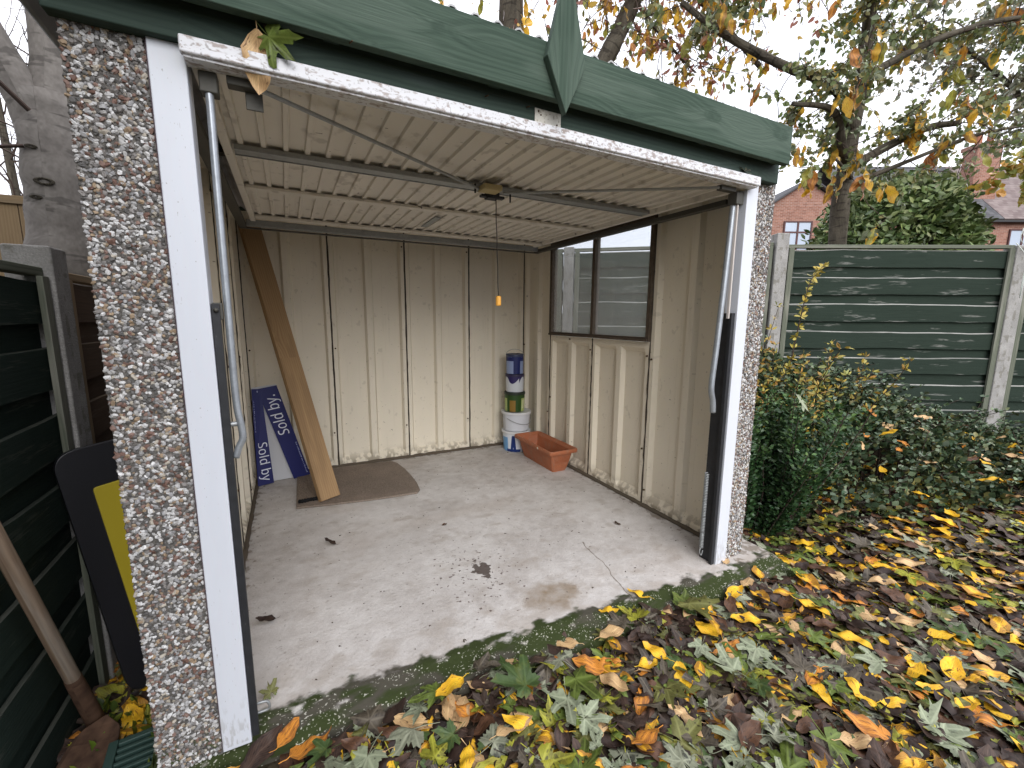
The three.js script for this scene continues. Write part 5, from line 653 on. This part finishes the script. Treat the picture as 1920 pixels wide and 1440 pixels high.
// big evergreen bush over the fence
{
  const R = mulberry(91), t = thing('evergreen_bush', 'large rounded evergreen bush showing above the green fence', 'bush'), W = [], L = []; const C = V(9.6, 2.3, -2.55);
  for (let k = 0; k < 420; k++) { const a = R() * 6.28, e = Math.asin(lerp(-0.7, 1, R())), r = 0.72 + 0.4 * fbm(a * 2, e * 3, 93, 3) + 0.1 * R(); const d = V(Math.cos(a) * Math.cos(e), Math.sin(e), Math.sin(a) * Math.cos(e)); const p = C.clone().add(V(d.x * 1.0 * r, d.y * 1.32 * r, d.z * 1.0 * r)); const s = p.clone().lerp(C, 0.45); W.push(tube([s, p], [0.008, 0.004], 4, false)); for (let m = 0; m < 34; m++) { const o = V(R() - .5, R() - .5, R() - .5).multiplyScalar(0.42); const dd = d.clone().multiplyScalar(0.25).add(V(R() - .5, R() - .6, R() - .5)); L.push([leafAt(R, p.clone().add(o), dd, 0.1 + 0.06 * R(), 0.5), vary(R, [[0.1, 0.15, 0.045], [0.15, 0.2, 0.075], [0.07, 0.11, 0.035], [0.19, 0.23, 0.09]][Math.floor(R() * 4)], 0.5)]); } }
  W.push(tube([V(9.6, 0, -2.55), V(9.6, 1.2, -2.5), V(9.65, 2.2, -2.55)], [0.09, 0.07, 0.04], 8)); put('stems', merge(W), twigM, t).userData.kind = 'stuff'; instLeaves('foliage', smallLeaf(0.22), std({ roughness: 0.45, side: THREE.DoubleSide }), L, t);
}
// pale-barked tree on the left
{
  const t = thing('pale_tree', 'thick pale-barked forked tree trunk behind the left fence', 'tree');
  const trunk = curve([[-0.9, -0.2, -1.86], [-0.9, 0.9, -1.86], [-0.885, 1.7, -1.86], [-0.87, 2.05, -1.86], [-0.86, 2.4, -1.86]], 24), rr = trunk.map((p, i) => 0.132 - 0.0008 * i + 0.025 * Math.exp(-Math.pow((p.y - 1.55) / 0.12, 2)) + 0.006 * Math.sin(i * 1.9)); const lumps = g => { const p = g.attributes.position, n = g.attributes.normal; for (let i = 0; i < p.count; i++) { const k = 0.03 * (fbm(p.getX(i) * 5 + p.getZ(i) * 3, p.getY(i) * 5, 95, 3) - 0.5); p.setXYZ(i, p.getX(i) + n.getX(i) * k, p.getY(i) + n.getY(i) * k, p.getZ(i) + n.getZ(i) * k); } g.computeVertexNormals(); return g; };
  put('trunk', lumps(tube(trunk, rr, 24)), paleBarkM, t);
  put('limb', lumps(tube(curve([[-0.87, 2.15, -1.86], [-0.94, 2.42, -1.84], [-1.05, 2.72, -1.82], [-1.22, 3.2, -1.8]], 16), taper(17, 0.095, 0.062), 16)), paleBarkM, t); put('limb', lumps(tube(curve([[-0.85, 2.2, -1.87], [-0.82, 2.6, -1.88], [-0.81, 3.0, -1.88], [-0.8, 3.6, -1.88]], 16), taper(17, 0.1, 0.075), 16)), paleBarkM, t);
  const scar = (x, y, z, w) => { const g = new THREE.TorusGeometry(w, 0.01, 8, 18); g.scale(1, 0.45, 0.5); g.rotateY(0.15); g.translate(x, y, z); put('bark_scar', g, darkBarkM, t); }; scar(-0.87, 1.96, -1.738, 0.03); scar(-0.9, 2.12, -1.738, 0.014); scar(-0.91, 1.88, -1.74, 0.014);
  put('branch', tube(curve([[-0.93, 2.12, -1.75], [-1.2, 2.06, -1.7], [-1.7, 2.1, -1.6]], 10), taper(11, 0.009, 0.005), 6), twigM, t); put('branch', tube(curve([[-0.88, 2.28, -1.72], [-1.02, 2.45, -1.6], [-1.1, 2.5, -1.5], [-1.4, 2.47, -1.3]], 10), taper(11, 0.011, 0.005), 6), twigM, t);
}
// bare saplings and twigs farther left
for (const [x, z, s, lab] of [[-2.3, -5.2, 101, 'bare twiggy sapling behind the pale tree trunk'], [-3.4, -6.5, 103, 'bare twiggy sapling farthest left behind the fence']]) growTree('bare_sapling', lab, [[[[x, 0, z], [x + 0.05, 2, z], [x, 4.2, z], [x + 0.1, 5.5, z]], 0.05, 0.015, 26], [[[x, 2, z], [x + 0.4, 3.2, z + 0.2], [x + 0.7, 4.6, z + 0.3]], 0.03, 0.01, 22], [[[x, 1.8, z], [x - 0.5, 3, z], [x - 0.9, 4.4, z + 0.2]], 0.03, 0.01, 22]], { seed: s, up: 0.3, tw: 0.9, twr: 0.009, grav: 0.0, sub: 3, leaves: 0, size: 0.08, cols: greens, bark: darkBarkM, from: 0.1 });
{ const h = thing('terrace_house', 'pale rendered house far behind the bare saplings on the left', 'house', null, [-9, -1.2, -27]); put('wall', bx(-5, 5, 0, 5, -6, 0), std({ color: rgb(0.4, 0.38, 0.36) }), h); const s = new THREE.Shape([[-5.3, 4.9], [5.3, 4.9], [4, 7.4], [-4, 7.4]].map(p => new THREE.Vector2(...p))); put('roof', uvBox(new THREE.ExtrudeGeometry(s, { depth: 6, bevelEnabled: false }).translate(0, 0, -6)), std({ color: rgb(0.28, 0.11, 0.08), roughness: 0.9 }), h); put('window', bx(-1, 0.6, 2.8, 4, 0.002, 0.05), std({ color: rgb(0.1, 0.12, 0.14), roughness: 0.1 }), h); }
// unseen hedge behind the left fence, out of view, placed to darken the passage
{
  const R = mulberry(121), t = thing('unseen_hedge', 'tall hedge out of view behind the left fence, placed to shade the passage', 'hedge'), L = []; const x0 = -2.3, x1 = -0.82, z0 = -0.55, z1 = 3.2, H = 3.6;
  for (let k = 0; k < 15000; k++) L.push([leafAt(R, V(lerp(x0, x1, R()), R() * H, lerp(z0, z1, R())), V(0.3, 0.7, 0), 0.1 + 0.06 * R(), 0.9), vary(R, [0.05, 0.085, 0.035], 0.5)]);
  const W = []; for (let z = z0 + 0.2; z < z1; z += 0.3) { const b = V(lerp(x0, x1, 0.35 + 0.3 * R()), 0, z); W.push(tube(wander(R, b, V(0, 1, 0), H * 0.92, 10, 0.12, 0.05), taper(11, 0.035, 0.008), 7)); }
  put('stems', merge(W), darkBarkM, t).userData.kind = 'stuff'; instLeaves('foliage', smallLeaf(0.28), shrubM, L, t);
}
renderer.render(scene, camera);
